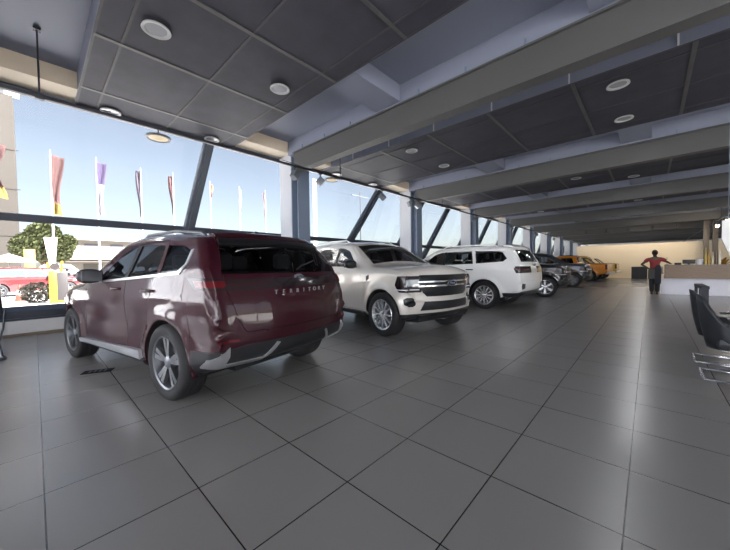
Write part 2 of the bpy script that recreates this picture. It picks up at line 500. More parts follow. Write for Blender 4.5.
    for k, (i, j, c, d) in enumerate(loop):
        w = W[i, j]; row = [L[i][j]]
        for q in range(1, NY):
            s = math.cos(PI*q/NY)*0.35 + (1-2*q/NY)*0.65
            a = cr[k]*(1-s*s)
            row.append(bm.verts.new((pts[k, 0]+nrm[k, 0]*a, w*s, pts[k, 1]+nrm[k, 1]*a)))
        row.append(R[i][j]); grid.append(row)
    for k in range(N):
        A, B = grid[k], grid[(k+1) % N]
        dark = loop[k][3] and loop[(k+1) % N][3] and loop[k][1] == 0
        for q in range(NY):
            f = bm.faces.new((A[q], B[q], B[q+1], A[q+1]))
            if dark: f.material_index = 1
    bmesh.ops.recalc_face_normals(bm, faces=bm.faces)
    return bm

AX = {'xz': (0, 2), 'yz': (1, 2), 'xy': (0, 1)}
def planes(pts, view, lim=()):
    """convex polygon in a view -> outward half-spaces; lim: list of (axis, sign, value) extra ones"""
    a, b = AX[view]; P = np.array(pts, float); c = P.mean(0); out = []
    for p, q in zip(P, np.roll(P, -1, 0)):
        e = q-p; nn = np.array([e[1], -e[0]]); nn /= np.linalg.norm(nn)
        if nn @ (c-p) > 0: nn = -nn
        co = Vector((0, 0, 0)); no = Vector((0, 0, 0)); co[a], co[b] = p; no[a], no[b] = nn
        out.append((co, no))
    for ax, sg, v in lim:               # keep sg*(coord) > sg*v
        co = Vector((0, 0, 0)); no = Vector((0, 0, 0)); co[ax] = v; no[ax] = -sg
        out.append((co, no))
    return out
def carve(bm, pl, shrink=0.0, remove=True, dark=False):
    pl = [(c-n*shrink, n) for c, n in pl]
    faces = list(bm.faces)
    for c, n in pl:
        faces = [f for f in faces if f.is_valid and any((v.co-c).dot(n) < 1e-6 for v in f.verts)]
    allf = faces
    for c, n in pl:
        st = set(allf); ed = {e for f in allf for e in f.edges}; ve = {v for f in allf for v in f.verts}
        r = bmesh.ops.bisect_plane(bm, geom=list(st)+list(ed)+list(ve), dist=1e-5, plane_co=c, plane_no=n)
        allf = list({g for g in r['geom'] if isinstance(g, bmesh.types.BMFace)} | {f for f in st if f.is_valid})
        allf = [f for f in allf if (f.calc_center_median()-c).dot(n) < 0]
    out = bmesh.new(); vm = {}
    bm.normal_update()
    lay = out.verts.layers.float_vector.new('n')
    for f in allf:
        vsn = []
        for v in f.verts:
            if v not in vm:
                vm[v] = out.verts.new(v.co); vm[v][lay] = v.normal
            vsn.append(vm[v])
        try: g = out.faces.new(vsn)
        except ValueError: continue
        g.material_index = 0
    if remove: bmesh.ops.delete(bm, geom=allf, context='FACES')
    return out
def panel(bm, offset=0.0, skirt=0.018):
    lay = bm.verts.layers.float_vector['n']
    nn = {v: Vector(v[lay]) for v in bm.verts}
    for v, q in nn.items(): v.co = v.co + q*offset
    be = [e for e in bm.edges if e.is_boundary]
    if be and skirt > 0:
        r = bmesh.ops.extrude_edge_only(bm, edges=be)
        nv = [g for g in r['geom'] if isinstance(g, bmesh.types.BMVert)]
        for v in nv: v.co = v.co - Vector(v[lay])*skirt
    bm.normal_update()
    return bm
def patch(shell, name, m, parent, pl, offset=0.004, skirt=0.012, shrink=0.0, label=None, remove=False):
    b = carve(shell, pl, shrink, remove)
    if not b.faces: b.free(); print('EMPTY', name); return None
    return obj(name, panel(b, offset, skirt), m, parent, smooth=True, label=label)
def both(fn):
    return [fn(1), fn(-1)]
def side(pts, s, lim=(), y=0.25):
    return planes(pts, 'xz', [(1, s, s*y)] + list(lim))
def end(pts, sgn, x, lim=()):
    return planes(pts, 'yz', [(0, sgn, x)] + list(lim))

def make_wheel(parent, x, y, side_, R, w, style, rimmat, spokes):
    """wheel > tyre, brake_disc; axis along y; outer face towards side_"""
    rr = R*0.70
    bm = BM(); s = side_; o = (x, y, R)
    hw = w/2
    # barrel and outer lip
    lathe(bm, [(rr-.02, s*(-hw+.02)), (rr, s*(-hw+.01)), (rr-.012, s*(-hw+.05)), (rr-.03, 0), (rr-.012, s*(hw-.05)), (rr+.004, s*(hw-.012)), (rr-.004, s*(hw-.004)), (rr-.02, s*(hw-.012)), (rr-.035, s*(hw-.05)), (rr-.05, 0), (rr-.04, s*(-hw+.02))], 'y', 40, o, close=True)
    lathe(bm, [(.0, s*(hw-.012)), (.03, s*(hw-.012)), (.062, s*(hw-.028)), (.075, s*(hw-.06)), (.075, s*(hw-.10)), (0, s*(hw-.10))], 'y', 20, o)
    def spoke(a, w0, w1, d0=.030, d1=.018):
        r0, r1 = .05, rr-.018
        c, sn = math.cos(a), math.sin(a)
        def P(r, t, h): return (x + c*r - sn*t, y + s*h, R + sn*r + c*t)
        rs = [r0, r0+(r1-r0)*.4, r1]; ws = [w0, (w0+w1)/2, w1]; hs = [hw-d0, hw-.024, hw-d1]
        rings = []
        for r, ww, h in zip(rs, ws, hs):
            rings.append([bm.verts.new(P(r, -ww*.6, h-.035)), bm.verts.new(P(r, -ww/2, h)), bm.verts.new(P(r, ww/2, h)), bm.verts.new(P(r, ww*.6, h-.035))])
        fs = []
        for A, B in zip(rings[:-1], rings[1:]):
            for k in range(4): fs.append(bm.faces.new((A[k], A[(k+1) % 4], B[(k+1) % 4], B[k])))
        bmesh.ops.recalc_face_normals(bm, faces=fs)
    for k in range(spokes):
        a = 2*PI*k/spokes + PI/2
        if style == 'twin':
            spoke(a-.16, .028, .050); spoke(a+.16, .028, .050)
            spoke(a, .06, .018, .05, .055)
        elif style == 'multi':
            spoke(a, .022, .034)
        else:
            spoke(a, .05, .075)
    wh = obj('wheel', bm, rimmat, parent, smooth=True)
    bm = BM()
    prof = [(rr-.005, -hw+.01), (rr+.03, -hw-.004), (R-.05, -hw-.008), (R-.018, -hw+.006), (R-.003, -hw+.03)]
    for t in np.linspace(-hw+.045, hw-.045, 5):
        prof += [(R-.001, t-.012), (R-.008, t-.010), (R-.008, t-.004), (R, t-.002)]
    prof += [(R-.003, hw-.03), (R-.018, hw-.006), (R-.05, hw+.008), (rr+.03, hw+.004), (rr-.005, hw-.01), (rr-.01, 0)]
    lathe(bm, prof, 'y', 56, o, close=True)
    obj('tyre', bm, M_TYRE, wh, smooth=True)
    bm = BM(); lathe(bm, [(.02, s*(hw-.12)), (rr*.72, s*(hw-.12)), (rr*.72, s*(hw-.15)), (.02, s*(hw-.15))], 'y', 28, o, close=True)
    obj('brake_disc', bm, mat('disc_steel', (0.12, 0.12, 0.125), 0.4, 0.8), wh, smooth=True)
    return wh

def make_mirror(parent, x, y, z, s, m, cap):
    bm = BM(); ball(bm, (x, y+s*.16, z+.03), .075, .125, .085, 16, 12, .75)
    box(bm, x-.04, x+.02, min(y-s*.03, y+s*.1), max(y-s*.03, y+s*.1), z-.035, z-.01, .006)
    mo = obj('mirror', bm, cap, parent, smooth='all')
    bm = BM(); box(bm, x-.083, x-.070, y+s*.16-.10, y+s*.16+.10, z-.035, z+.095, .006)
    obj('mirror_glass', bm, mat('mirror_silver', (.10, .105, .12), .2, .6), mo)

def make_seats(parent, xs, zf, zt, wide=.62):
    for x, ys in xs:
        for y in ys:
            w = .24 if len(ys) == 2 else wide
            bm = BM()
            box(bm, x-.22, x+.26, y-w, y+w, zf, zf+.16, .05)
            box(bm, -.07, .07, y-w, y+w, 0, .60, .05, mtx=Matrix.Translation((x-.22, 0, zf+.12)) @ Matrix.Rotation(-.22, 4, 'Y'))
            so = obj('seat', bm, M_SEAT, parent, smooth=True)
            for yy in ([y] if len(ys) == 2 else [-.42, .42]):
                bm = BM(); box(bm, x-.43, x-.33, yy-.12, yy+.12, zf+.74, zf+.92, .035)
                obj('headrest', bm, M_SEAT, so, smooth=True)

def interior(parent, P):
    bm = BM(); box(bm, P['xr']+.35, P['xf']-.45, -.60, .60, P['sill']+.02, P['sill']+.30)
    box(bm, P['axr']+.45, P['axf']-.45, -.78, .78, P['sill']+.02, P['sill']+.12)
    obj('chassis', bm, M_UNDER, parent)
    bm = BM(); box(bm, P['dash']-.05, P['dash']+.38, -.68, .68, P['zd']-.22, P['zd'], .05)
    d = obj('dashboard', bm, M_BLACK, parent, smooth=True)
    bm = BM(); ring = [(P['dash']-.12+.07*math.sin(a), -.36+.18*math.cos(a), P['zd']-.06+.17*math.sin(a)) for a in np.linspace(0, 2*PI, 20, endpoint=False)]
    tube(bm, ring, .014, 6, closed=True); tube(bm, [(P['dash']-.12, -.36, P['zd']-.06), (P['dash'], -.36, P['zd']-.12)], .02, 6)
    obj('steering_wheel', bm, M_BLACK, parent, smooth='all')
    make_seats(parent, P['seats'], P['zseat'], 1.2)

def letters(parent, body, size, m, x, z, sgn, tilt=0.0, y=0.0, name='lettering', depth=.003):
    # text standing on the end face of a car; sgn +1 front, -1 rear
    rot = Matrix.Rotation(PI/2*sgn, 4, 'Z') @ Matrix.Rotation(PI/2-tilt, 4, 'X')
    return text_obj(body, size, depth, name, m, parent, Matrix.Translation((x, y, z)) @ rot)
def oval(parent, x, z, sgn, w, h, tilt, m_ring, m_in, body):
    def B(w_, h_, d0, d1):
        bm = BM(); A = []; C = []
        for k in range(32):
            a = 2*PI*k/32
            p = Vector((0, w_*math.cos(a), h_*math.sin(a)))
            A.append(bm.verts.new((d0*sgn, p.y, p.z))); C.append(bm.verts.new((d1*sgn, p.y, p.z)))
        bm.faces.new(A); bm.faces.new(C)
        for k in range(32): bm.faces.new((A[k], A[(k+1) % 32], C[(k+1) % 32], C[k]))
        bmesh.ops.recalc_face_normals(bm, faces=bm.faces)
        bmesh.ops.transform(bm, matrix=Matrix.Translation((x, 0, z)) @ Matrix.Rotation(-sgn*tilt, 4, 'Y'), verts=bm.verts)
        return bm
    bo = obj('badge', B(w, h, -.02, .012), m_ring, parent)
    obj('badge_field', B(w*.9, h*.84, .011, .016), m_in, bo)
    letters(bo, body, h*1.25, m_ring, x+sgn*.017, z, sgn, tilt, name='badge_script', depth=.002)
    return bo
M_BADGE = mat('badge_navy', (0.04, 0.06, 0.11), 0.25, coat=0.5)

def make_crossover(name, loc, rz, label, group):
    root = empty(name, loc, rz, label, 'car', group)
    paint = mat('maroon_paint', (0.032, 0.003, 0.008), 0.5, 0.1, coat=0.8, spec=0.15)
    R = .365
    P = dict(wb=2.726, W=.945, Ra=.405, wz=R, sill=.27, belt=(1.24, 1.04), tum=.42, flare=.022, rend=(.12, .26),
        top=[(-2.15, .70, .12, .15), (-2.145, .88, .12, .15), (-2.09, 1.05, .10, .15), (-2.04, 1.16, .09, .14), (-1.93, 1.34, .08, .13), (-1.81, 1.49, .07, .12),
             (-1.73, 1.555, .07, .08), (-1.4, 1.60, .10, .035), (-.9, 1.64, .10, .03), (-.4, 1.645, .10, .03), (-.12, 1.62, .09, .035), (.05, 1.57, .07, .05), (.40, 1.36, .06, .06),
             (.76, 1.15, .06, .06), (.86, 1.11, .09, .04), (1.45, 1.05, .11, .05), (1.80, .97, .14, .07), (2.00, .87, .16, .11), (2.10, .75, .2, .14), (2.12, .66, .22, .15)],
        bot_rear=[(-2.15, .70), (-2.14, .56), (-2.11, .45), (-2.02, .38), (-1.82, .32)],
        bot_front=[(1.82, .25), (1.98, .26), (2.08, .32), (2.11, .46), (2.12, .66)],
        prof=[(.2, -.07), (.30, -.035), (.45, -.018), (.66, -.010), (.84, .0), (1.0, .0), (1.1, -.018), (1.2, -.035), (2, -.035)],
        plan=[(-2.4, -.08), (-2.1, -.045), (-1.7, -.012), (-1.2, 0), (1.2, 0), (1.6, -.02), (2.0, -.07), (2.35, -.14)],
        crease=[(.66, -.012, .10)])
    P.update(xr=-2.30, xf=2.28, axr=-1.363, axf=1.363, dash=.46, zd=1.07, zseat=.50, seats=[(-.26, [-.38, .38]), (-1.1, [0])])
    sh = build_shell(P); full = build_shell(P)
    # glass first
    ws = planes([(.77, .74), (.77, -.74), (.06, -.62), (.06, .62)], 'xy', [(2, 1, 1.10)])
    patch(sh, 'windshield', M_CARGLASS, root, ws, -.002, .0, remove=True)
    rw = end([(-.76, 1.20), (.76, 1.20), (.66, 1.485), (-.66, 1.485)], -1, -1.55)
    rear_glass = carve(sh, rw)
    dlo_f = [(.38, 1.12), (-.06, 1.43), (-.28, 1.505), (-.45, 1.515), (-.45, 1.155)]
    dlo_r = [(-.54, 1.16), (-.54, 1.517), (-1.05, 1.508), (-1.12, 1.49), (-1.19, 1.195)]
    dlo_q = [(-1.26, 1.20), (-1.18, 1.495), (-1.50, 1.475), (-1.66, 1.42), (-1.655, 1.29), (-1.58, 1.228)]
    glasses = {}
    for s in (1, -1):
        for k, g in (('f', dlo_f), ('r', dlo_r), ('q', dlo_q)): glasses[k, s] = carve(sh, side(g, s))
    # doors
    fd = [(.76, .34), (.80, .70), (.64, 1.07), (-.04, 1.53), (-.28, 1.56), (-.495, 1.56), (-.495, .34)]
    rd = [(-.50, .34), (-.50, 1.56), (-1.15, 1.55), (-1.21, 1.48), (-1.26, 1.05), (-1.0, .72), (-.86, .34)]
    for s in (1, -1):
        for nm, poly, gk in (('front_door', fd, 'f'), ('rear_door', rd, 'r')):
            d = carve(sh, side(poly, s)); d2 = carve(d, side(poly, s), .004); d.free()
            if 'n' not in d2.verts.layers.float_vector: pass
            do = obj(nm, panel(d2, 0, .03), paint, root, smooth=True)
            obj('door_window', panel(glasses[gk, s], -.004, .0), M_CARGLASS if gk == 'f' else M_CARGLASS_DK, do, smooth=True)
            hx = -.28 if gk == 'f' else -1.06
            bm = BM(); yy = .945*s
            tube(bm, [(hx-.12, yy-.03*s, 1.04), (hx-.09, yy+.016*s, 1.045), (hx+.09, yy+.018*s, 1.04), (hx+.12, yy-.03*s, 1.035)], .015, 8)
            obj('door_handle', bm, paint, do, smooth='all')
        obj('quarter_window', panel(glasses['q', s], -.004, 0), M_CARGLASS_DK, root, smooth=True)
        # black pillars between the glass, bright trim round it
        patch(full, 'pillar_trim', M_GLOSSBLK, root, side([(-.45, 1.155), (-.45, 1.515), (-.54, 1.515), (-.54, 1.16)], s), .006)
        patch(full, 'window_trim', M_SATIN, root, side([(.50, 1.088), (.40, 1.115), (-1.58, 1.228), (-1.60, 1.202)], s), .008)
        patch(full, 'window_trim', M_SATIN, root, side([(-1.58, 1.228), (-1.60, 1.202), (-1.69, 1.28), (-1.655, 1.295)], s), .008)
        patch(full, 'window_trim', M_SATIN, root, side([(-1.69, 1.28), (-1.65, 1.285), (-1.66, 1.425), (-1.70, 1.435)], s), .008)
        patch(full, 'sill_trim', M_SATIN, root, side([(.96, .305), (.96, .35), (-.84, .425), (-.84, .325)], s), .030, .03)
        patch(full, 'arch_moulding', M_BLACK, root, side([(.93, .27), (.93, .33), (-.93, .33), (-.93, .27)], s), .018, .02)
        patch(full, 'headlight', M_LAMP, root, planes([(1.68, .83), (1.80, .92), (2.26, .86), (2.26, .77)], 'xz', [(1, s, s*.45)]), .006)
        patch(full, 'fuel_flap' if s == -1 else 'badge_strip', paint, root, side([(-1.45, .86), (-1.45, 1.0), (-1.62, 1.0), (-1.62, .86)] if s == -1 else [(1.1, .93), (1.1, .945), (1.25, .945), (1.25, .93)], s), .002, .004)
        make_mirror(root, .22, s*.87, 1.155, s, M_GLOSSBLK, mat('dark_mirror_cap', (0.018, 0.012, 0.015), 0.4))
        for ax in (-1.363, 1.363): make_wheel(root, ax, s*.825, s, R, .235, 'twin', M_RIM, 5)
        # roof rails
        bm = BM(); tube(bm, [(-1.62, s*.62, 1.54), (-1.50, s*.615, 1.615), (-.95, s*.615, 1.665), (-.30, s*.605, 1.66), (-.14, s*.60, 1.585)], .017, 8)
        obj('roof_rail', bm, M_RIM, root, smooth='all')
    # rear end
    tg = carve(sh, end([(-.64, .69), (.64, .69), (.70, .80), (.77, 1.1), (.65, 1.58), (-.65, 1.58), (-.77, 1.1), (-.70, .80)], -1, -1.55))
    tg2 = carve(tg, end([(-.64, .69), (.64, .69), (.70, .80), (.77, 1.1), (.65, 1.58), (-.65, 1.58), (-.77, 1.1), (-.70, .80)], -1, -1.55), .004, remove=False)
    tail = obj('tailgate', panel(tg2, 0, .03), paint, root, smooth=True)
    obj('rear_window', panel(rear_glass, -.003, 0), M_CARGLASS_DK, tail, smooth=True)
    patch(full, 'tailgate_garnish', M_DARK_LENS, tail, end([(-.75, 1.06), (.75, 1.06), (.75, 1.15), (-.75, 1.15)], -1, -1.9), .010, .02)
    for s in (1, -1):
        tl = patch(full, 'taillight', M_DARK_LENS, root, planes([(-2.4, 1.05), (-2.4, 1.15), (-1.74, 1.175), (-1.88, 1.07)], 'xz', [(1, s, s*.755)]), .012, .02)
        patch(full, 'red_bar', M_RED_LENS, tl, planes([(-2.08, 1.08), (-2.08, 1.135), (-1.84, 1.15), (-1.90, 1.085)], 'xz', [(1, s, s*.755)]), .015, .02, label='red light bar')
        patch(full, 'taillight_bar', mat('red_strip', (.05, .008, .011), .2, coat=.3), tail, planes([(-2.4, 1.095), (-2.4, 1.11), (-1.9, 1.11), (-1.9, 1.095)], 'xz', [(1, s, s*.40)]), .014, .01)
    patch(full, 'bumper_insert', M_BLACK, root, end([(-.98, .28), (.98, .28), (.98, .53), (.60, .58), (-.60, .58), (-.98, .53)], -1, -1.80), .006, .02)
    for s in (1, -1):
        patch(full, 'bumper_trim', M_SATIN, root, end([(s*.89, .40), (s*.89, .48), (s*.77, .58), (s*.765, .50), (s*.80, .40)], -1, -1.95), .018, .02)
        patch(full, 'bumper_trim', M_SATIN, root, end([(s*.89, .40), (s*.89, .43), (s*.46, .43), (s*.44, .40)], -1, -1.9), .018, .02)
        patch(full, 'bumper_trim', M_SATIN, root, end([(s*.48, .40), (s*.44, .40), (s*.32, .55), (s*.355, .56)], -1, -1.9), .018, .02)
        patch(full, 'reflector', M_RED_LENS, root, end([(s*.70, .62), (s*.70, .64), (s*.86, .64), (s*.86, .62)], -1, -1.9), .008, .01)
    patch(full, 'spoiler_trim', M_GLOSSBLK, tail, end([(-.66, 1.475), (.66, 1.475), (.65, 1.53), (-.65, 1.53)], -1, -1.6), .03, .05)
    patch(full, 'roof_spoiler', paint, tail, end([(-.66, 1.52), (.66, 1.52), (.64, 1.57), (-.64, 1.57)], -1, -1.58), .035, .05)
    oval(tail, -2.205, 1.155, -1, .062, .026, -.5, M_SATIN, M_BADGE, 'Ford')
    for k, ch in enumerate('TERRITORY'):
        yq = .34-.085*k
        letters(tail, ch, .058, M_SATIN, -2.268+.15*(yq/.80)**2, 1.02, -1, -.06, y=yq, name='lettering', depth=.005)
    bm = BM(); tube(bm, [(-2.165, 0, 1.225), (-2.14, -.1, 1.27), (-2.06, -.38, 1.33)], .008, 6); obj('wiper', bm, M_BLACK, tail)
    patch(full, 'grille', M_GLOSSBLK, root, end([(-.60, .50), (.60, .50), (.66, .84), (-.66, .84)], 1, 1.9), .006, .02)
    patch(sh, 'hood', paint, root, planes([(.84, .80), (.84, -.80), (1.97, -.66), (1.97, .66)], 'xy', [(2, 1, .70)]), .0, .03, shrink=0.0, remove=True)
    full.free()
    obj('body', sh, [paint, M_UNDER], root, smooth=True)
    interior(root, P)
    bm = BM(); lathe(bm, [(0, 0), (.022, 0), (.015, .06), (0, .065)], 'z', 8, (-1.40, 0, 1.62)); prism(bm, [(-1.55, 1.60), (-1.33, 1.62), (-1.53, 1.675)], 'y', -.02, .02)
    obj('roof_aerial', bm, M_GLOSSBLK, root)
    return root


def make_large_suv(name, loc, rz, label, paint, pm):
    root = empty(name, loc, rz, label, 'car')
    R = .395
    P = dict(wb=2.90, W=.955, Ra=.455, wz=R, sill=.34, belt=(1.32, 1.24), tum=.40, flare=.03, flw=.08, rend=(.09, .22),
        top=[(-2.44, .70, .09, .06), (-2.435, .95, .08, .06), (-2.42, 1.12, .07, .06), (-2.37, 1.30, .06, .06), (-2.22, 1.58, .06, .06), (-2.15, 1.69, .06, .05),
             (-2.05, 1.75, .09, .05), (-1.5, 1.79, .10, .035), (-.7, 1.815, .10, .03), (-.2, 1.80, .10, .03), (.13, 1.76, .09, .035), (.33, 1.69, .07, .05), (.68, 1.48, .06, .06),
             (1.0, 1.29, .06, .06), (1.10, 1.25, .10, .04), (1.6, 1.215, .10, .05), (1.88, 1.17, .10, .10), (1.98, 1.10, .10, .17), (2.02, .95, .14, .18), (2.03, .75, .2, .18)],
        bot_rear=[(-2.44, .70), (-2.43, .57), (-2.37, .49), (-2.2, .42), (-1.95, .38)],
        bot_front=[(1.93, .36), (1.97, .37), (2.0, .46), (2.03, .58), (2.03, .75)],
        prof=[(.3, -.07), (.38, -.035), (.5, -.02), (.8, -.004), (1.0, .0), (1.12, .0), (1.2, -.015), (1.28, -.04), (2, -.04)],
        plan=[(-2.5, -.035), (-2.2, -.02), (-1.8, -.005), (-1.3, 0), (1.4, 0), (1.75, -.012), (2.0, -.035), (2.35, -.08)])
    P.update(xr=-2.44, xf=2.03, axr=-1.45, axf=1.45, dash=.68, zd=1.2, zseat=.68, seats=[(-.02, [-.4, .4]), (-.92, [0])])
    sh = build_shell(P); full = build_shell(P)
    patch(sh, 'windshield', M_CARGLASS, root, planes([(1.01, .76), (1.01, -.76), (.34, -.64), (.34, .64)], 'xy', [(2, 1, 1.2)]), -.002, 0, remove=True)
    rear_glass = carve(sh, end([(-.72, 1.32), (.72, 1.32), (.62, 1.66), (-.62, 1.66)], -1, -1.9))
    dlo = dict(f=[(.68, 1.245), (.24, 1.59), (-.03, 1.655), (-.12, 1.66), (-.12, 1.26)], r=[(-.20, 1.263), (-.20, 1.662), (-1.02, 1.66), (-1.12, 1.287)],
               q=[(-1.21, 1.292), (-1.12, 1.658), (-1.82, 1.628), (-1.92, 1.59), (-2.06, 1.42), (-1.97, 1.335)])
    gl = {(k, s): carve(sh, side(g, s)) for s in (1, -1) for k, g in dlo.items()}
    fd = [(.90, .42), (.93, .80), (.80, 1.23), (.28, 1.70), (-.08, 1.725), (-.168, 1.725), (-.168, .42)]
    rd = [(-.174, .42), (-.174, 1.725), (-1.10, 1.72), (-1.17, 1.62), (-1.24, 1.1), (-1.0, .78), (-.88, .42)]
    for s in (1, -1):
        for nm, poly, gk in (('front_door', fd, 'f'), ('rear_door', rd, 'r')):
            d = carve(sh, side(poly, s)); d2 = carve(d, side(poly, s), .004); d.free()
            do = obj(nm, panel(d2, 0, .03), paint, root, smooth=True)
            obj('door_window', panel(gl[gk, s], -.004, 0), M_CARGLASS if gk == 'f' else M_CARGLASS_DK, do, smooth=True)
            hx = -.03 if gk == 'f' else -1.02; yy = s*.955
            bm = BM(); tube(bm, [(hx-.12, yy-.03*s, 1.115), (hx-.09, yy+.018*s, 1.12), (hx+.09, yy+.018*s, 1.12), (hx+.12, yy-.03*s, 1.115)], .017, 8)
            obj('door_handle', bm, M_GLOSSBLK if pm == 'white' else paint, do, smooth='all')
        obj('quarter_window', panel(gl['q', s], -.004, 0), M_CARGLASS_DK, root, smooth=True)
        patch(full, 'pillar_trim', M_GLOSSBLK, root, side([(-.12, 1.26), (-.12, 1.66), (-.20, 1.66), (-.20, 1.262)], s), .006)
        patch(full, 'side_step', M_BLACK, root, side([(.99, .33), (.99, .40), (-.99, .40), (-.99, .33)], s), .045, .06)
        patch(full, 'fender_vent', M_GLOSSBLK, root, side([(1.02, .98), (1.02, 1.07), (1.10, 1.10), (1.10, 1.02)], s), .006)
        # headlight wrapping the corner, with a lit-looking C shape
        hl = planes([(1.80, .93), (1.86, 1.08), (2.4, 1.075), (2.4, .80), (1.88, .81)], 'xz', [(1, s, s*.60)])
        h = patch(full, 'headlight', M_DARK_LENS, root, hl, .008, .02)
        patch(full, 'lamp_strip', M_LED, h, planes([(1.80, .845), (1.80, .86), (2.4, .86), (2.4, .845)], 'xz', [(1, s, s*.64)]), .011, .01)
        patch(full, 'lamp_unit', M_LAMP, h, planes([(1.80, .90), (1.80, 1.02), (2.4, 1.02), (2.4, .90)], 'xz', [(1, s, s*.64), (1, -s, s*.86)]), .0105, .01)
        patch(full, 'fog_lamp', M_GLOSSBLK, root, planes([(s*.72, .60), (s*.72, .69), (s*.75, .72), (s*.84, .72), (s*.88, .69), (s*.88, .60), (s*.84, .57), (s*.76, .57)], 'yz', [(0, 1, 1.6)]), .008, .02)
        tl = patch(full, 'taillight', M_DARK_LENS, root, planes([(-2.7, 1.02), (-2.7, 1.19), (-2.30, 1.20), (-2.26, 1.13), (-2.32, 1.02)], 'xz', [(1, s, s*.26)]), .010, .02)
        patch(full, 'red_bar', M_RED_LENS, tl, planes([(-2.7, 1.10), (-2.7, 1.125), (-2.32, 1.13), (-2.32, 1.105)], 'xz', [(1, s, s*.5)]), .013, .01, label='red light bar')
        patch(full, 'rear_reflector', M_BLACK, root, end([(s*.66, .60), (s*.66, .72), (s*.82, .74), (s*.86, .66), (s*.80, .58)], -1, -2.0), .008, .02)
        make_mirror(root, .66, s*.90, 1.27, s, paint, paint if pm == 'white' else M_GLOSSBLK)
        for ax in (-1.45, 1.45): make_wheel(root, ax, s*.83, s, R, .255, 'multi', M_RIMB, 12)
        bm = BM(); tube(bm, [(-1.78, s*.63, 1.73), (-1.65, s*.63, 1.81), (-.8, s*.63, 1.85), (-.12, s*.62, 1.84), (.05, s*.61, 1.76)], .018, 8)
        obj('roof_rail', bm, M_SATIN if pm != 'white' else M_WHITE, root, smooth='all')
    fxs = 1.7
    g = patch(full, 'grille', M_GLOSSBLK, root, end([(-.50, .73), (.50, .73), (.58, .80), (.62, .90), (.62, 1.09), (-.62, 1.09), (-.62, .90), (-.58, .80)], 1, fxs), .010, .03)
    patch(full, 'grille_bar', M_CHROME, g, end([(-.66, .965), (.66, .965), (.66, .99), (-.66, .99)], 1, fxs), .022, .02)
    patch(full, 'grille_bar', M_CHROME, g, end([(-.66, .895), (.66, .895), (.66, .92), (-.66, .92)], 1, fxs), .022, .02)
    oval(g, 2.245, .945, 1, .115, .05, 0, M_CHROME, M_BADGE, 'Ford')
    patch(full, 'lower_intake', M_BLACK, root, end([(-.62, .50), (.62, .50), (.60, .56), (.56, .645), (-.56, .645), (-.60, .56)], 1, fxs), .010, .03)
    patch(full, 'skid_plate', M_BLACK, root, end([(-1., .30), (1., .30), (1., .445), (-1., .445)], 1, 1.5), .012, .04)
    bm = BM(); prism(bm, [(1.55, .26), (2.05, .30), (2.12, .42), (1.9, .42)], 'y', -.66, .66); obj('air_dam', bm, M_BLACK, root)
    tgp = end([(-.66, .80), (.66, .80), (.76, 1.0), (.78, 1.2), (.66, 1.76), (-.66, 1.76), (-.78, 1.2), (-.76, 1.0)], -1, -1.9)
    t0 = carve(sh, tgp); t1 = carve(t0, tgp, .004, remove=False)
    tail = obj('tailgate', panel(t1, 0, .03), paint, root, smooth=True)
    obj('rear_window', panel(rear_glass, -.003, 0), M_CARGLASS_DK, tail, smooth=True)
    patch(full, 'roof_spoiler', paint, tail, end([(-.64, 1.70), (.64, 1.70), (.62, 1.78), (-.62, 1.78)], -1, -1.88), .04, .08)
    patch(full, 'tailgate_trim', M_SATIN, tail, end([(-.26, 1.06), (.26, 1.06), (.26, 1.12), (-.26, 1.12)], -1, -2.1), .010, .02)
    oval(tail, -2.485, 1.24, -1, .09, .037, -.1, M_SATIN, M_BADGE, 'Ford')
    patch(full, 'bumper_step', M_BLACK, root, end([(-1., .36), (1., .36), (1., .47), (.6, .52), (-.6, .52), (-1., .47)], -1, -1.96), .014, .04)
    bm = BM(); prism(bm, [(-2.3, .36), (-2.43, .43), (-2.43, .48), (-2.0, .48), (-2.0, .36)], 'y', -.7, .7); obj('tow_guard', bm, M_BLACK, root)
    hp = planes([(1.08, .80), (1.08, -.80), (1.88, -.76), (1.88, .76)], 'xy', [(2, 1, .9)])
    h0 = carve(sh, hp); h1 = carve(h0, hp, .004, remove=False); h0.free(); t0.free()
    obj('hood', panel(h1, 0, .03), paint, root, smooth=True)
    full.free()
    obj('body', sh, [paint, M_UNDER], root, smooth=True)
    interior(root, P)
    return root

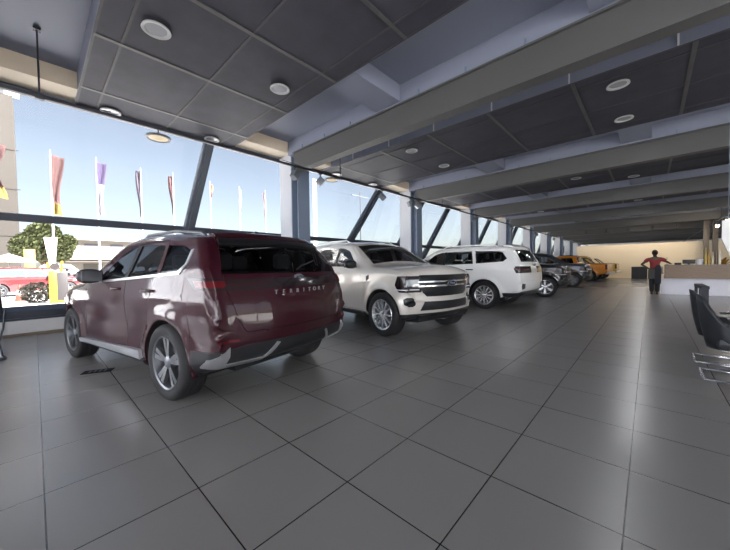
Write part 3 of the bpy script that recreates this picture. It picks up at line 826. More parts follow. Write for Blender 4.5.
def make_pickup(name, loc, rz, label, paint, detail='front', rim=None):
    root = empty(name, loc, rz, label, 'car')
    R = .39
    P = dict(wb=3.27, W=.955, Ra=.46, wz=R, sill=.38, belt=(1.22, 1.22), tum=.40, flare=.035, flw=.08, rend=(.10, .22),
        top=[(-2.66, .72, .10, .05), (-2.665, 1.0, .08, .05), (-2.66, 1.17, .06, .04), (-2.60, 1.22, .05, .03), (-1.15, 1.225, .05, .02), (-.98, 1.24, .05, .03), (-.90, 1.5, .06, .04), (-.84, 1.72, .07, .05),
             (-.74, 1.80, .09, .04), (-.2, 1.83, .10, .03), (.3, 1.81, .10, .035), (.55, 1.74, .07, .05), (.95, 1.48, .06, .06),
             (1.30, 1.28, .06, .06), (1.40, 1.24, .10, .04), (1.85, 1.21, .10, .05), (2.12, 1.16, .10, .10), (2.22, 1.08, .10, .17), (2.25, .95, .14, .18), (2.26, .75, .2, .18)],
        bot_rear=[(-2.66, .72), (-2.65, .60), (-2.58, .54), (-2.3, .50), (-2.2, .46)],
        bot_front=[(2.14, .40), (2.18, .41), (2.23, .48), (2.26, .60), (2.26, .75)],
        prof=[(.3, -.07), (.42, -.035), (.55, -.02), (.8, -.004), (1.0, .0), (1.1, .0), (1.17, -.015), (1.25, -.03), (2, -.03)],
        plan=[(-2.7, -.02), (-2.2, -.01), (-1.3, 0), (1.5, 0), (1.9, -.012), (2.15, -.035), (2.5, -.08)])
    P.update(xr=-2.66, xf=2.26, axr=-1.635, axf=1.635, dash=.95, zd=1.2, zseat=.70, seats=[(.3, [-.4, .4]), (-.5, [0])])
    sh = build_shell(P); full = build_shell(P)
    patch(sh, 'windshield', M_CARGLASS, root, planes([(1.30, .76), (1.30, -.76), (.57, -.64), (.57, .64)], 'xy', [(2, 1, 1.2)]), -.002, 0, remove=True)
    patch(sh, 'rear_window', M_CARGLASS_DK, root, planes([(-1.02, -.66), (-1.02, .66), (-.70, .60), (-.70, -.60)], 'xy', [(2, 1, 1.32), (2, -1, 1.70)]), -.002, 0, remove=True)
    patch(full, 'bed_cover', M_BLACK, root, planes([(-2.56, -.80), (-2.56, .80), (-1.02, .80), (-1.02, -.80)], 'xy', [(2, 1, 1.15)]), .012, .02)
    dlo = dict(f=[(.98, 1.245), (.50, 1.60), (.25, 1.665), (.16, 1.67), (.16, 1.255)], r=[(.08, 1.255), (.08, 1.67), (-.62, 1.665), (-.76, 1.28), (-.72, 1.255)])
    gl = {(k, s): carve(sh, side(g, s)) for s in (1, -1) for k, g in dlo.items()}
    fd = [(1.05, .46), (1.08, .80), (1.07, 1.24), (.55, 1.71), (.2, 1.735), (.112, 1.735), (.112, .46)]
    rd = [(.106, .46), (.106, 1.735), (-.70, 1.73), (-.84, 1.24), (-.86, .60), (-.84, .46)]
    for s in (1, -1):
        for nm, poly, gk in (('front_door', fd, 'f'), ('rear_door', rd, 'r')):
            d = carve(sh, side(poly, s)); d2 = carve(d, side(poly, s), .004); d.free()
            do = obj(nm, panel(d2, 0, .03), paint, root, smooth=True)
            obj('door_window', panel(gl[gk, s], -.004, 0), M_CARGLASS_DK, do, smooth=True)
            hx = .25 if gk == 'f' else -.68; yy = s*.955
            bm = BM(); tube(bm, [(hx-.12, yy-.03*s, 1.115), (hx-.09, yy+.018*s, 1.12), (hx+.09, yy+.018*s, 1.12), (hx+.12, yy-.03*s, 1.115)], .017, 8)
            obj('door_handle', bm, M_BLACK, do, smooth='all')
        patch(full, 'side_step', M_BLACK, root, side([(1.1, .38), (1.1, .45), (-1.1, .45), (-1.1, .38)], s), .05, .06)
        h = patch(full, 'headlight', M_DARK_LENS, root, planes([(1.92, .93), (2.0, 1.08), (2.6, 1.075), (2.6, .80), (2.02, .81)], 'xz', [(1, s, s*.60)]), .008, .02)
        patch(full, 'lamp_strip', M_LED, h, planes([(1.96, .845), (1.96, .86), (2.6, .86), (2.6, .845)], 'xz', [(1, s, s*.64)]), .011, .01)
        patch(full, 'lamp_unit', M_LAMP, h, planes([(1.96, .90), (1.96, 1.02), (2.6, 1.02), (2.6, .90)], 'xz', [(1, s, s*.64), (1, -s, s*.86)]), .0105, .01)
        patch(full, 'taillight', M_RED_LENS if detail == 'rear' else M_DARK_LENS, root, planes([(-2.8, .82), (-2.8, 1.16), (-2.56, 1.16), (-2.56, .82)], 'xz', [(1, s, s*.80)]), .008, .02)
        patch(full, 'arch_flare', M_BLACK, root, side([(1.12, .38), (1.12, .55), (1.16, .55), (1.2, .38)], s), .03, .04)
        make_mirror(root, .92, s*.90, 1.28, s, paint, M_BLACK)
        for ax in (-1.635, 1.635): make_wheel(root, ax, s*.83, s, R, .265, 'six', rim or M_RIM, 6)
        bm = BM(); tube(bm, [(-.70, s*.62, 1.76), (-.6, s*.62, 1.845), (.2, s*.61, 1.85), (.34, s*.60, 1.78)], .018, 8); obj('roof_rail', bm, M_BLACK, root, smooth='all')
    fxs = 1.95
    g = patch(full, 'grille', M_GLOSSBLK, root, end([(-.56, .70), (.56, .70), (.60, .78), (.60, 1.09), (-.60, 1.09), (-.60, .78)], 1, fxs), .010, .03)
    patch(full, 'grille_bar', M_SATIN if detail == 'front' else M_BLACK, g, end([(-.64, .92), (.64, .92), (.64, .965), (-.64, .965)], 1, fxs), .022, .02)
    oval(g, 2.47, .94, 1, .115, .046, 0, M_CHROME, M_BADGE, 'Ford')
    patch(full, 'skid_plate', M_BLACK, root, end([(-1., .34), (1., .34), (1., .62), (-1., .62)], 1, 1.7), .012, .04)
    bm = BM(); tube(bm, [(-1.7, -.72, 1.20), (-1.35, -.72, 1.52), (-1.25, -.66, 1.60), (-1.25, .66, 1.60), (-1.35, .72, 1.52), (-1.7, .72, 1.20)], .035, 8); obj('sports_bar', bm, M_BLACK, root, smooth='all')
    tgp = end([(-.78, .72), (.78, .72), (.78, 1.21), (-.78, 1.21)], -1, -2.57)
    t0 = carve(sh, tgp); t1 = carve(t0, tgp, .004, remove=False); t0.free()
    tg = obj('tailgate', panel(t1, 0, .03), paint, root, smooth=True)
    oval(tg, -2.72, 1.06, -1, .10, .04, 0, M_SATIN, M_BADGE, 'Ford')
    bm = BM(); box(bm, -2.80, -2.55, -.86, .86, .50, .66, .03); obj('rear_bumper', bm, M_BLACK if detail == 'front' else M_SATIN, root, smooth=True)
    full.free()
    obj('body', sh, [paint, M_UNDER], root, smooth=True)
    interior(root, P)
    return root

M_SILVER = mat('silver_beige_paint', (0.66, 0.625, 0.575), 0.32, 0.2, coat=1.0)
M_WPAINT = mat('white_paint', (0.84, 0.84, 0.83), 0.35, 0.0, coat=1.0)
M_BPAINT = mat('black_paint', (0.012, 0.013, 0.016), 0.25, 0.0, coat=1.0)
M_GPAINT = mat('slate_paint', (0.055, 0.065, 0.08), 0.3, 0.2, coat=1.0)
M_OPAINT = mat('orange_paint', (0.62, 0.22, 0.015), 0.35, 0.1, coat=1.0)
M_YPAINT = mat('gold_paint', (0.55, 0.36, 0.06), 0.3, 0.3, coat=1.0)
make_crossover('suv', (-4.86, 1.50, 0), PI+.175, 'maroon SUV with chrome window trim, closest car of the row, seen from behind', None)
make_large_suv('suv', (-4.74, 5.365, 0), -.181, 'silver-beige SUV with chrome bars in its grille, facing out beside the maroon car', M_SILVER, 'silver')
make_large_suv('suv', (-4.86, 9.68, 0), PI-.04, 'white SUV with bright multi-spoke wheels, its tail towards the aisle', M_WPAINT, 'white')
make_pickup('pickup_truck', (-4.63, 13.72, 0), .15, 'black pickup truck with grey wheels, nose out just behind the white SUV', M_BPAINT, rim=M_RIMB)
make_pickup('pickup_truck', (-4.67, 19.9, 0), .10, 'dark slate grey pickup truck standing between the black and the orange trucks', M_GPAINT)
make_pickup('pickup_truck', (-4.60, 27.0, 0), PI-.10, 'orange pickup truck with its tail towards the aisle', M_OPAINT, 'rear')
make_pickup('pickup_truck', (-4.45, 31.2, 0), PI-.03, 'gold pickup truck farthest along the row near the cream wall', M_YPAINT, 'rear')

# ------------------------------------------------------------------ ceiling fittings
M_LREF = mat('reflector_white', (0.36, 0.365, 0.39), 0.25, 0.2)
M_RING = mat('fitting_white', (0.46, 0.46, 0.47), 0.4)
def downlight(x, y, label, z=4.488):
    root = empty('downlight', (x, y, z), 0, label, 'ceiling light', 'recessed round downlights')
    bm = BM(); lathe(bm, [(.125, .0), (.165, -.012), (.172, -.03), (.165, -.036), (.135, -.030), (.125, -.012)], 'z', 32, close=True)
    obj('trim_ring', bm, M_RING, root, smooth=True)
    bm = BM(); lathe(bm, [(.128, -.014), (.105, .0), (.085, .004), (.05, -.004), (0, -.006)], 'z', 28)
    obj('reflector', bm, M_LREF, root, smooth=True)
    return root
    lo = bpy.data.objects.new('downlight_light', ld); COL.objects.link(lo); lo.location = (x, y, 4.44)
def aisle_fill(x, y, w):  # added fill light under unlit fittings, brightens the aisle floor
    ld = bpy.data.lights.new('downlight_light', 'AREA'); ld.shape = 'DISK'; ld.size = .30; ld.energy = w; ld.color = (.97, .98, 1.0)
    lo = bpy.data.objects.new('downlight_light', ld); COL.objects.link(lo); lo.location = (x, y, 4.44)
first = None
DL = [(-4.88, 1.21, 'round white downlight in the dark ceiling panel nearest the top left corner'),
      (-4.90, 3.10, 'round white downlight closest to the first roof beam, left of it'),
      (-8.05, 1.15, 'round white downlight over the window wall, at the leftmost end of the ceiling'),
      (-8.0, 3.10, 'round white downlight over the window near the slanted mullion top'),
      (-4.90, 7.27, 'round downlight in the second bay, nearer of the two above the silver SUV'),
      (-4.88, 9.08, 'round downlight in the second bay, farther of the two above the silver SUV'),
      (-8.0, 7.27, 'small round downlight over the window between the first two columns, nearer one'),
      (-8.0, 9.15, 'small round downlight over the window between the first two columns, farther one'),
      (-.44, 7.27, 'large round downlight in the dark panels right of the first beam, upper one'),
      (-.44, 9.05, 'round downlight in the dark panels right of the first beam, lower one'),
      (-2.05, 14.0, 'faint round downlight in the third bay, left of the other one'),
      (-.45, 15.25, 'round downlight in the third bay, rightmost of the pair'),
      (-4.9, 13.3, 'round downlight in the third bay above the white SUV')]
ORD = ['first', 'second', 'third', 'fourth', 'fifth', 'sixth', 'seventh', 'eighth']
for b_ in range(-1, 8):
    for x, xn in ((-4.9, 'above the cars'), (-.44, 'above the aisle'), (4.0, 'above the desks')):
        for dy, yn in ((1.21, 'nearer'), (3.05, 'farther')):
            y = BAY*b_+dy
            if b_ > 0 and x > -2: aisle_fill(x, y, 1.3 if b_ == 1 else 2.4)
            if b_ < 1 or (b_ == 2 and x < 3): continue
            if b_ == 1 and x < 3: continue
            DL.append((x, y, 'downlight past the %s beam, %s, %s of two' % (ORD[b_-1] if b_ > 0 else 'first', xn, yn)))
for i, (x, y, lb) in enumerate(DL):
    if first is None: first = downlight(x, y, lb)
    else:
        c = copy_tree(first); c.location = (x, y, 4.488); c['label'] = lb
# light tracks on hanger rods, with spotlights
M_TRACK = mat('track_black', (0.03, 0.033, 0.042), 0.4, 0.3)
def track(x, y0, y1, label):
    t = empty('light_track', (x, y0, 3.85), 0, label, 'light track')
    bm = BM(); box(bm, -.025, .025, 0, y1-y0, -.03, .02); obj('rail', bm, M_TRACK, t)
    y = 0.13 - y0 if x < 0 else 1.0
    while y < y1-y0:
        bm = BM(); tube(bm, [(0, y, .02), (0, y, .98)], .012, 6); box(bm, -.04, .04, y-.04, y+.04, .955, .985)
        box(bm, -.035, .035, y-.05, y+.05, -.05, .03)
        obj('hanger_rod', bm, M_TRACK, t); y += 6.05
    if x < 0:
        for k in range(5):
            a = 4.2-y0+k*6.05-6.05
            pts = [(0.03, a+.35*j, .03+.02*math.sin(j*1.7+k)) for j in range(9)]
            bm = BM(); tube(bm, pts, .009, 5); obj('cable', bm, M_BLACK, t)
    return t
TX = -6.66
track(TX, -3.4, 58, 'black light track with loose cable along the head of the window wall')
track(3.15, 3.0, 57, 'black light track hanging over the reception counter')
M_SPOT = mat('spot_grey', (0.16, 0.18, 0.20), 0.4, 0.3)
def spotlight(x, y, label, ang=.6, tilt=.7, mm=None):
    r = empty('spotlight', (x, y, 3.812), ang, label, 'spotlight', 'spotlights on the tracks')
    bm = BM(); tube(bm, [(0, 0, 0), (0, 0, -.13)], .016, 8); box(bm, -.05, .05, -.02, .02, -.015, .004)
    obj('stem', bm, M_TRACK, r)
    bm = BM()
    box(bm, -.09, .09, -.075, .075, -.10, .10, .012, mtx=Matrix.Translation((0, 0, -.20)) @ Matrix.Rotation(tilt, 4, 'Y'))
    h = obj('lamp_head', bm, mm or M_SPOT, r, smooth=True)
    bm = BM()
    box(bm, -.075, .075, -.06, .06, -.106, -.099, mtx=Matrix.Translation((0, 0, -.20)) @ Matrix.Rotation(tilt, 4, 'Y'))
    obj('lens', bm, M_LREF, h)
    return r
spotlight(TX, 4.60, 'grey spotlight on the track, in front of the first column', 1.9, .6)
spotlight(TX, 5.43, 'square grey spotlight hanging right of the first column against the sky', .9, .75)
spotlight(TX, 8.1, 'grey spotlight at the top of the slanted mullion of the second window', .2, -.7)
spotlight(TX, 9.75, 'grey spotlight on the track in front of the second column', 1.2, -.4)
spotlight(TX, 10.3, 'dark spotlight hanging right of the second column', .9, .75)
for k in range(4):
    spotlight(TX, 15.4+6.05*k, ['grey spotlight on the track by the third column from the front', 'grey spotlight on the track by the fourth column from the front', 'grey spotlight on the track by the fifth column from the front', 'grey spotlight on the track by the sixth column from the front'][k], 1.0, .5)
M_BULB = mat('lamp_lit', (.9, .85, .75), .3, emit=(1.0, .86, .62), estr=5.0)
for k, y in enumerate([22.5, 26.0, 29.5]):
    s_ = spotlight(3.15, y, ['lit spotlight on the right-hand track, nearest the white hanging panel', 'lit spotlight on the right-hand track, second from the hanging panel', 'lit spotlight on the right-hand track, farthest from the camera'][k], 2.0, .8)
    bm = BM(); ball(bm, (0, 0, -.30), .09, .09, .09, 12, 8); obj('bulb', bm, M_BULB, s_, smooth='all')
    ld = bpy.data.lights.new('spot_light', 'SPOT'); ld.energy = 18; ld.color = (1.0, .84, .62); ld.spot_size = math.radians(100); ld.spot_blend = .8; ld.shadow_soft_size = .09
    lo = bpy.data.objects.new('spot_light', ld); COL.objects.link(lo); lo.location = (2.9, y+.2, 3.45)
    lo.rotation_euler = Vector((-2.2-.8*k, 33.0-y, -1.6)).to_track_quat('-Z', 'Y').to_euler()
for k, (x, y) in enumerate(((3.15, 12.6), (3.15, 10.2))):  # two out-of-view spotlights added to brighten the counter front
    spotlight(x, y, ['spotlight on the right-hand track aimed at the white counter base', 'spotlight on the right-hand track nearest the two chairs'][k], 2.2, .8)
    ld = bpy.data.lights.new('spot_light', 'SPOT'); ld.energy = 12; ld.color = (.96, .97, 1.0); ld.spot_size = math.radians(70); ld.spot_blend = .8; ld.shadow_soft_size = .1
    lo = bpy.data.objects.new('spot_light', ld); COL.objects.link(lo); lo.location = (x-.2, y+.1, 3.45)
    lo.rotation_euler = Vector((-1.4+1.2*k, 16.9-y, -3.2)).to_track_quat('-Z', 'Y').to_euler()
# small wall washers in front of the cream partition
for k in range(6):
    x = -3.9+1.35*k
    w = empty('wall_washer', (x, 31.4, 3.72), 0, ['small ceiling spot washing the cream wall, at its left end', 'second small ceiling spot washing the cream wall from the left', 'third small ceiling spot washing the cream wall from the left', 'fourth small ceiling spot washing the cream wall from the left', 'fifth small ceiling spot washing the cream wall from the left', 'small ceiling spot washing the cream wall, at its right end'][k], 'spotlight', 'spots in front of the cream wall')
    bm = BM(); tube(bm, [(0, 0, .25), (0, 0, .78)], .012, 6); obj('stem', bm, M_TRACK, w)
    bm = BM(); lathe(bm, [(.0, .25), (.06, .25), (.07, .02), (.055, 0), (.05, .04), (0, .05)], 'z', 14); obj('lamp_head', bm, M_TRACK, w, smooth=True)
    ld = bpy.data.lights.new('washer_light', 'SPOT'); ld.energy = 8; ld.color = (1.0, .86, .66); ld.spot_size = math.radians(120); ld.spot_blend = .9; ld.shadow_soft_size = .08
    lo = bpy.data.objects.new('washer_light', ld); COL.objects.link(lo); lo.location = (x, 31.4, 3.68)
    lo.rotation_euler = Vector((0, 1.0, -1.1)).to_track_quat('-Z', 'Y').to_euler()
# round yellow fittings hanging under the track
def ring_lamp(x, y, z, label):
    r = empty('hanging_lamp', (x, y, z), 0, label, 'hanging lamp', 'round lamps under the window track')
    bm = BM(); lathe(bm, [(.05, .03), (.19, .02), (.20, 0), (.19, -.02), (.165, -.012), (.05, .0)], 'z', 28, close=True); obj('rim', bm, mat('bronze_rim', (.14, .12, .10), .4, .5), r, smooth=True)
    bm = BM(); lathe(bm, [(.165, -.010), (.06, -.016), (.05, -.006), (0, -.006)], 'z', 24); obj('diffuser', bm, mat('amber_diffuser', (.80, .58, .22), .4), r, smooth=True)
    bm = BM(); tube(bm, [(0, 0, .02), (0, 0, 3.816-z)], .012, 6); obj('stem', bm, M_TRACK, r)
ring_lamp(TX, 1.63, 3.68, 'round amber lamp hanging under the track, against the sky above the maroon SUV')
ring_lamp(TX, 5.85, 3.74, 'round lamp hanging under the track just right of the first column')

# ------------------------------------------------------------------ floor things
bm = BM(); box(bm, -.15, .15, -.07, .07, .001, .006, mi=0)
d_ = obj('floor_vent', bm, mat('vent_dark', (.012, .013, .016), .8, spec=.1)); d_.location = (-5.0, .50, 0); d_.rotation_euler = (0, 0, 1.15)
tag(d_, 'small dark rectangular grate set in the floor tiles beside the maroon SUV', 'floor vent')
bm = BM()
for k in range(4): box(bm, -.09+.05*k, -.065+.05*k, -.04, .04, .006, .008)
obj('slots', bm, mat('vent_grey', (.06, .065, .075), .7), d_)
# white stand with a cable at the left edge
st = empty('display_stand', (-6.75, -.54, 0), .0, 'white upright stand leg with a dangling cable at the left edge of the floor', 'stand')
bm = BM(); prism(bm, [(-.25, .02), (.22, .02), (.205, .10), (.10, .60), (-.25, .60)], 'x', -.02, .02); obj('side_panel', bm, M_WHITE, st)
bm = BM(); tube(bm, [(.03, .24, .72), (.03, .215, .45), (.03, .17, .25), (.03, .20, .06), (.03, .235, .015)], .012, 8); box(bm, .0, .06, .13, .235, .0, .035, .008)
obj('cable', bm, M_FRAME, st, smooth=True)

# reception counter
rc = empty('reception_counter', (.34, 16.82, 0), 0, 'long reception counter, wood-panelled above and white below, behind the man', 'counter')
bm = BM(); box(bm, 0, 6.2, .12, .85, 0, .62)
obj('base', bm, mat('counter_white', (.66, .66, .72), .3), rc)
mw = bpy.data.materials.new('counter_wood'); mw.use_nodes = True
n = mw.node_tree; b = n.nodes['Principled BSDF']; tc = n.nodes.new('ShaderNodeTexCoord'); mp = n.nodes.new('ShaderNodeMapping'); mp.inputs['Scale'].default_value = (1.5, 1, 14)
nz = n.nodes.new('ShaderNodeTexNoise'); nz.inputs['Scale'].default_value = 3; nz.inputs['Detail'].default_value = 6
rp = n.nodes.new('ShaderNodeValToRGB'); rp.color_ramp.elements[0].color = (.14, .095, .06, 1); rp.color_ramp.elements[1].color = (.30, .21, .14, 1)
n.links.new(tc.outputs['Object'], mp.inputs[0]); n.links.new(mp.outputs[0], nz.inputs['Vector']); n.links.new(nz.outputs['Fac'], rp.inputs[0]); n.links.new(rp.outputs[0], b.inputs['Base Color'])
b.inputs['Roughness'].default_value = .45
bm = BM(); box(bm, .10, 6.2, 0, .25, .62, 1.12); box(bm, .10, 6.2, .25, 1.0, .62, .70); obj('front_panel', bm, mw, rc)
bm = BM(); box(bm, .09, 6.2, -.02, .34, 1.12, 1.15); obj('worktop', bm, mat('worktop_brown', (.20, .15, .11), .35), rc)
bm = BM(); box(bm, -.20, .08, .16, .80, 0.80, .84); box(bm, -.20, -.16, .16, .80, 0, .80); obj('end_shelf', bm, mw, rc)
def on_counter(name, x, y, bmf, m, label, cat, group=None):
    o = obj(name, bmf, m, smooth=True); o.location = (.34+x, 16.82+y, 1.15); tag(o, label, cat, group); return o
bm = BM(); box(bm, -.17, .17, -.02, .02, .03, .19, .01); box(bm, -.03, .03, -.015, .015, .0, .10); box(bm, -.12, .12, -.07, .07, 0, .012)
o_ = on_counter('monitor', .77, .20, bm, M_BLACK, 'black monitor low on the counter, left of the white pot', 'monitor')
bm = BM(); box(bm, -.095, .095, -.10, .10, 0, .08, .02); on_counter('telephone', .475, .20, bm, M_BLACK, 'flat dark desk phone on the counter nearest the man', 'telephone')
bm = BM(); lathe(bm, [(0, 0), (.07, 0), (.10, .20), (.09, .20), (.065, .02), (0, .02)], 'z', 16); on_counter('pot', 1.045, .16, bm, mat('pot_white', (.75, .74, .78), .4), 'small white pot on the counter in front of the brown pillar', 'pot')
bm = BM(); lathe(bm, [(0, 0), (.006, 0), (.006, .30), (0, .30)], 'z', 8); lathe(bm, [(0, 0), (.06, 0), (.05, .015), (0, .02)], 'z', 16); on_counter('pen_stand', .17, .15, bm, M_BLACK, 'thin black upright rod on the counter near the man, left of the phone', 'pen stand')
# box the man holds / till on the counter end
bm = BM(); box(bm, -.13, .13, -.12, .12, 0, .24, .01); t_ = obj('card_printer', bm, mat('printer_grey', (.34, .36, .36), .5), smooth=True); t_.location = (.24, 16.94, .0)
t_.location = (.27, 17.12, .845); tag(t_, 'grey box-shaped printer on the low shelf at the left end of the counter', 'printer')
# bottles and vases on the back shelf to the right
for i, (x, h, r, cc, lb) in enumerate([(1.20, .62, .033, (.42, .30, .05), 'tall gold vase on the counter, leftmost of the row'), (1.285, .55, .033, (.45, .26, .04), 'amber vase second in the row on the counter'),
        (1.37, .46, .035, (.55, .50, .36), 'pale cream bottle in the middle of the row on the counter'), (1.455, .60, .033, (.10, .06, .03), 'dark brown bottle in the row on the counter'), (1.54, .5, .035, (.62, .60, .5), 'white vase on the counter beside the golden plant')]):
    bm = BM(); lathe(bm, [(0, 0), (r, 0), (r*1.05, h*.5), (r*.5, h*.72), (r*.35, h*.9), (r*.45, h), (0, h)], 'z', 14)
    on_counter('vase', x, .15, bm, mat('vase_%d' % i, cc, .3), lb, 'vase', 'vases on the counter')
pl = empty('potted_plant', (.34+1.72, 16.82+1.55, 0), 0, 'golden leafed plant in a dark pot behind the counter vases', 'plant')
bm = BM(); lathe(bm, [(0, 0), (.16, 0), (.22, 1.05), (.20, 1.05), (.15, .9), (0, .9)], 'z', 18); obj('pot', bm, M_BLACK, pl, smooth=True)
bm = BM()
for k in range(46):
    a = random.uniform(0, 2*PI); t = random.uniform(.3, 1.1); L = random.uniform(.45, .95)
    d = Vector((math.cos(a)*math.cos(t), math.sin(a)*math.cos(t), math.sin(t))); sd = d.cross(Vector((0, 0, 1))).normalized()
    p = Vector((0, 0, .95)); pts = []
    for j in range(5):
        w = .05*math.sin(PI*(j+.4)/5); q = p + d*L*j/4 + Vector((0, 0, -.30*(j/4)**2*L))
        pts.append((bm.verts.new(q+sd*w), bm.verts.new(q-sd*w)))
    for j in range(4): bm.faces.new((pts[j][0], pts[j][1], pts[j+1][1], pts[j+1][0]))
ml = mat('gold_leaf', (.36, .20, .03), .5, noise=.3); obj('leaves', bm, ml, pl, smooth='all')
# pillars by the cream wall and pale wall panel to the right
M_BRN = mat('brown_pillar', (.13, .105, .085), .5)
for x0, x1, y in ((2.72, 2.98, 31.2), (3.1, 3.36, 31.0)):
    bm = BM(); box(bm, x0, x1, y, y+.3, 0, 4.85); struct('pillar', bm, M_BRN)
# hanging white panel
hp = empty('suspended_sign', (1.16, 10.0, 0), 0, 'white hanging panel tapering to its lower end, at the right edge', 'panel')
bm = BM(); prism(bm, [(-.03, 2.12), (.9, 2.12), (.9, 1.30), (.10, 1.34), (-.03, 1.72)], 'y', -.03, .03); obj('board', bm, M_WHITE, hp)
for x in (.06, .8):
    bm = BM(); tube(bm, [(x, 0, 2.12), (x, 0, 4.85)], .006, 6); obj('wire', bm, M_STEEL, hp)

# desk with red vase, papers; two cantilever chairs
dk = empty('desk', (1.16, 4.3, 0), 0, 'dark navy desk at the right edge that the two chairs face', 'desk')
M_NAVY = mat('desk_navy', (.010, .012, .022), .4)
bm = BM(); box(bm, 0, .9, 0, 2.3, .71, .75, .006); obj('top', bm, M_NAVY, dk)
for y in (.04, 2.2):
    bm = BM(); box(bm, .04, .86, y, y+.06, 0, .71); obj('leg', bm, M_NAVY, dk)
bm = BM(); box(bm, .55, .58, .10, 2.2, .25, .71); obj('modesty_panel', bm, M_NAVY, dk)
ct = empty('console_table', (.77, 9.25, 0), 0, 'narrow black console with a slab end, just left of the chairs further back', 'table')
bm = BM(); box(bm, 0, .13, 0, 1.2, .69, .75, .006); obj('top', bm, M_NAVY, ct)
bm = BM(); box(bm, .01, .12, .01, .06, .22, .69); obj('end_panel', bm, M_NAVY, ct)
for x in (.0, .07):
    for y in (.01, 1.13):
        if x > 0 and y < 1: continue
        bm = BM(); box(bm, x+.005, x+.055, y, y+.06, 0, .69 if y > 1 else .22); obj('leg', bm, M_NAVY, ct)
def shell_chair(x, y, rz, label):
    r = empty('cantilever_chair', (x, y, 0), rz, label, 'chair', 'cantilever visitor chairs')
    # tub back: swept arc, reclined, tall at the back and low at the arms
    bm = BM(); NA, NZ = 26, 10; inner = []; outer = []
    for i in range(NA+1):
        a = -1.0+2.0*i/NA; th = PI + a*1.75      # pointing back at -x
        hgt = .90 - .36*sstep(.10, .80, abs(a))
        for lst, rr in ((outer, .27), (inner, .235)):
            col = []
            for j in range(NZ+1):
                t = j/NZ; z = .33 + (hgt-.33)*t
                rec = -.01-.05*t**1.2
                k = .88+.12*math.sin(min(1, t*1.6)*PI/2)
                px = rr*math.cos(th)*k*(1.12) + rec*max(0, -math.cos(th)) + .05
                py = rr*math.sin(th)*(.80+.20*k)*.92
                col.append(bm.verts.new((px, py, z - (.015 if lst is inner and j == NZ else 0))))
            lst.append(col)
    fs = []
    for lst in (outer, inner):
        for i in range(NA):
            for j in range(NZ): fs.append(bm.faces.new((lst[i][j], lst[i+1][j], lst[i+1][j+1], lst[i][j+1])))
    for i in range(NA):
        fs.append(bm.faces.new((outer[i][NZ], outer[i+1][NZ], inner[i+1][NZ], inner[i][NZ])))
        fs.append(bm.faces.new((outer[i][0], outer[i+1][0], inner[i+1][0], inner[i][0])))
    for i in (0, NA):
        for j in range(NZ): fs.append(bm.faces.new((outer[i][j], outer[i][j+1], inner[i][j+1], inner[i][j])))
    bmesh.ops.recalc_face_normals(bm, faces=fs)
    obj('backrest', bm, mat('chair_leather', (.018, .021, .026), .45), r, smooth='all')
    bm = BM(); box(bm, -.17, .27, -.22, .22, .33, .46, .05); obj('seat', bm, mat('chair_leather', (0, 0, 0)), r, smooth=True)
    bm = BM()
    for s in (1, -1):
        tube(bm, [(-.14, s*.20, .33), (.22, s*.225, .325), (.285, s*.23, .29), (.30, s*.23, .22), (.29, s*.23, .06), (.26, s*.23, .018), (.20, s*.23, .017), (-.25, s*.23, .017)], .017, 10)
    tube(bm, [(-.25, -.23, .017), (-.26, 0, .017), (-.25, .23, .017)], .017, 10)
    obj('frame', bm, M_CHROME, r, smooth='all')
    for s in (1, -1):
        bm = BM(); tube(bm, [(-.02, s*.250, .58), (.16, s*.255, .60), (.22, s*.255, .59)], .016, 8); obj('armrest', bm, M_CHROME, r, smooth='all')
    return r
shell_chair(.69, 4.97, 0, 'black cantilever chair with chrome sled legs, nearer of the two at the right edge')
shell_chair(.69, 5.74, 0, 'black cantilever chair standing just behind the nearer one')
bm = BM(); lathe(bm, [(0, 0), (.06, 0), (.10, .20), (.09, .20), (.055, .02), (0, .02)], 'z', 18)
o_ = obj('bowl', bm, mat('red_pot', (.45, .05, .05), .4), smooth=True); o_.location = (1.42, 6.0, .75); tag(o_, 'small red flared pot on the navy desk at the right edge', 'pot')
bm = BM(); box(bm, -.14, .14, -.11, .11, 0, .05, .003); o_ = obj('document_tray', bm, mat('paper_grey', (.62, .63, .64), .6)); o_.location = (1.34, 5.45, .75); tag(o_, 'pale grey document tray on the desk beside the red pot', 'tray')

# dark cabinet by the cream wall, left of the man
bm = BM(); box(bm, -.45, .45, -.25, .25, 0, .95, .01); o_ = obj('cabinet', bm, M_BLACK, smooth=True); o_.location = (-.55, 31.2, 0); tag(o_, 'low black cabinet against the cream wall behind the man', 'cabinet')
bm = BM(); box(bm, -.43, -.01, -.262, -.25, .06, .90); obj('door', bm, M_GLOSSBLK, o_)
bm = BM(); box(bm, .01, .43, -.262, -.25, .06, .90); obj('door', bm, M_GLOSSBLK, o_)

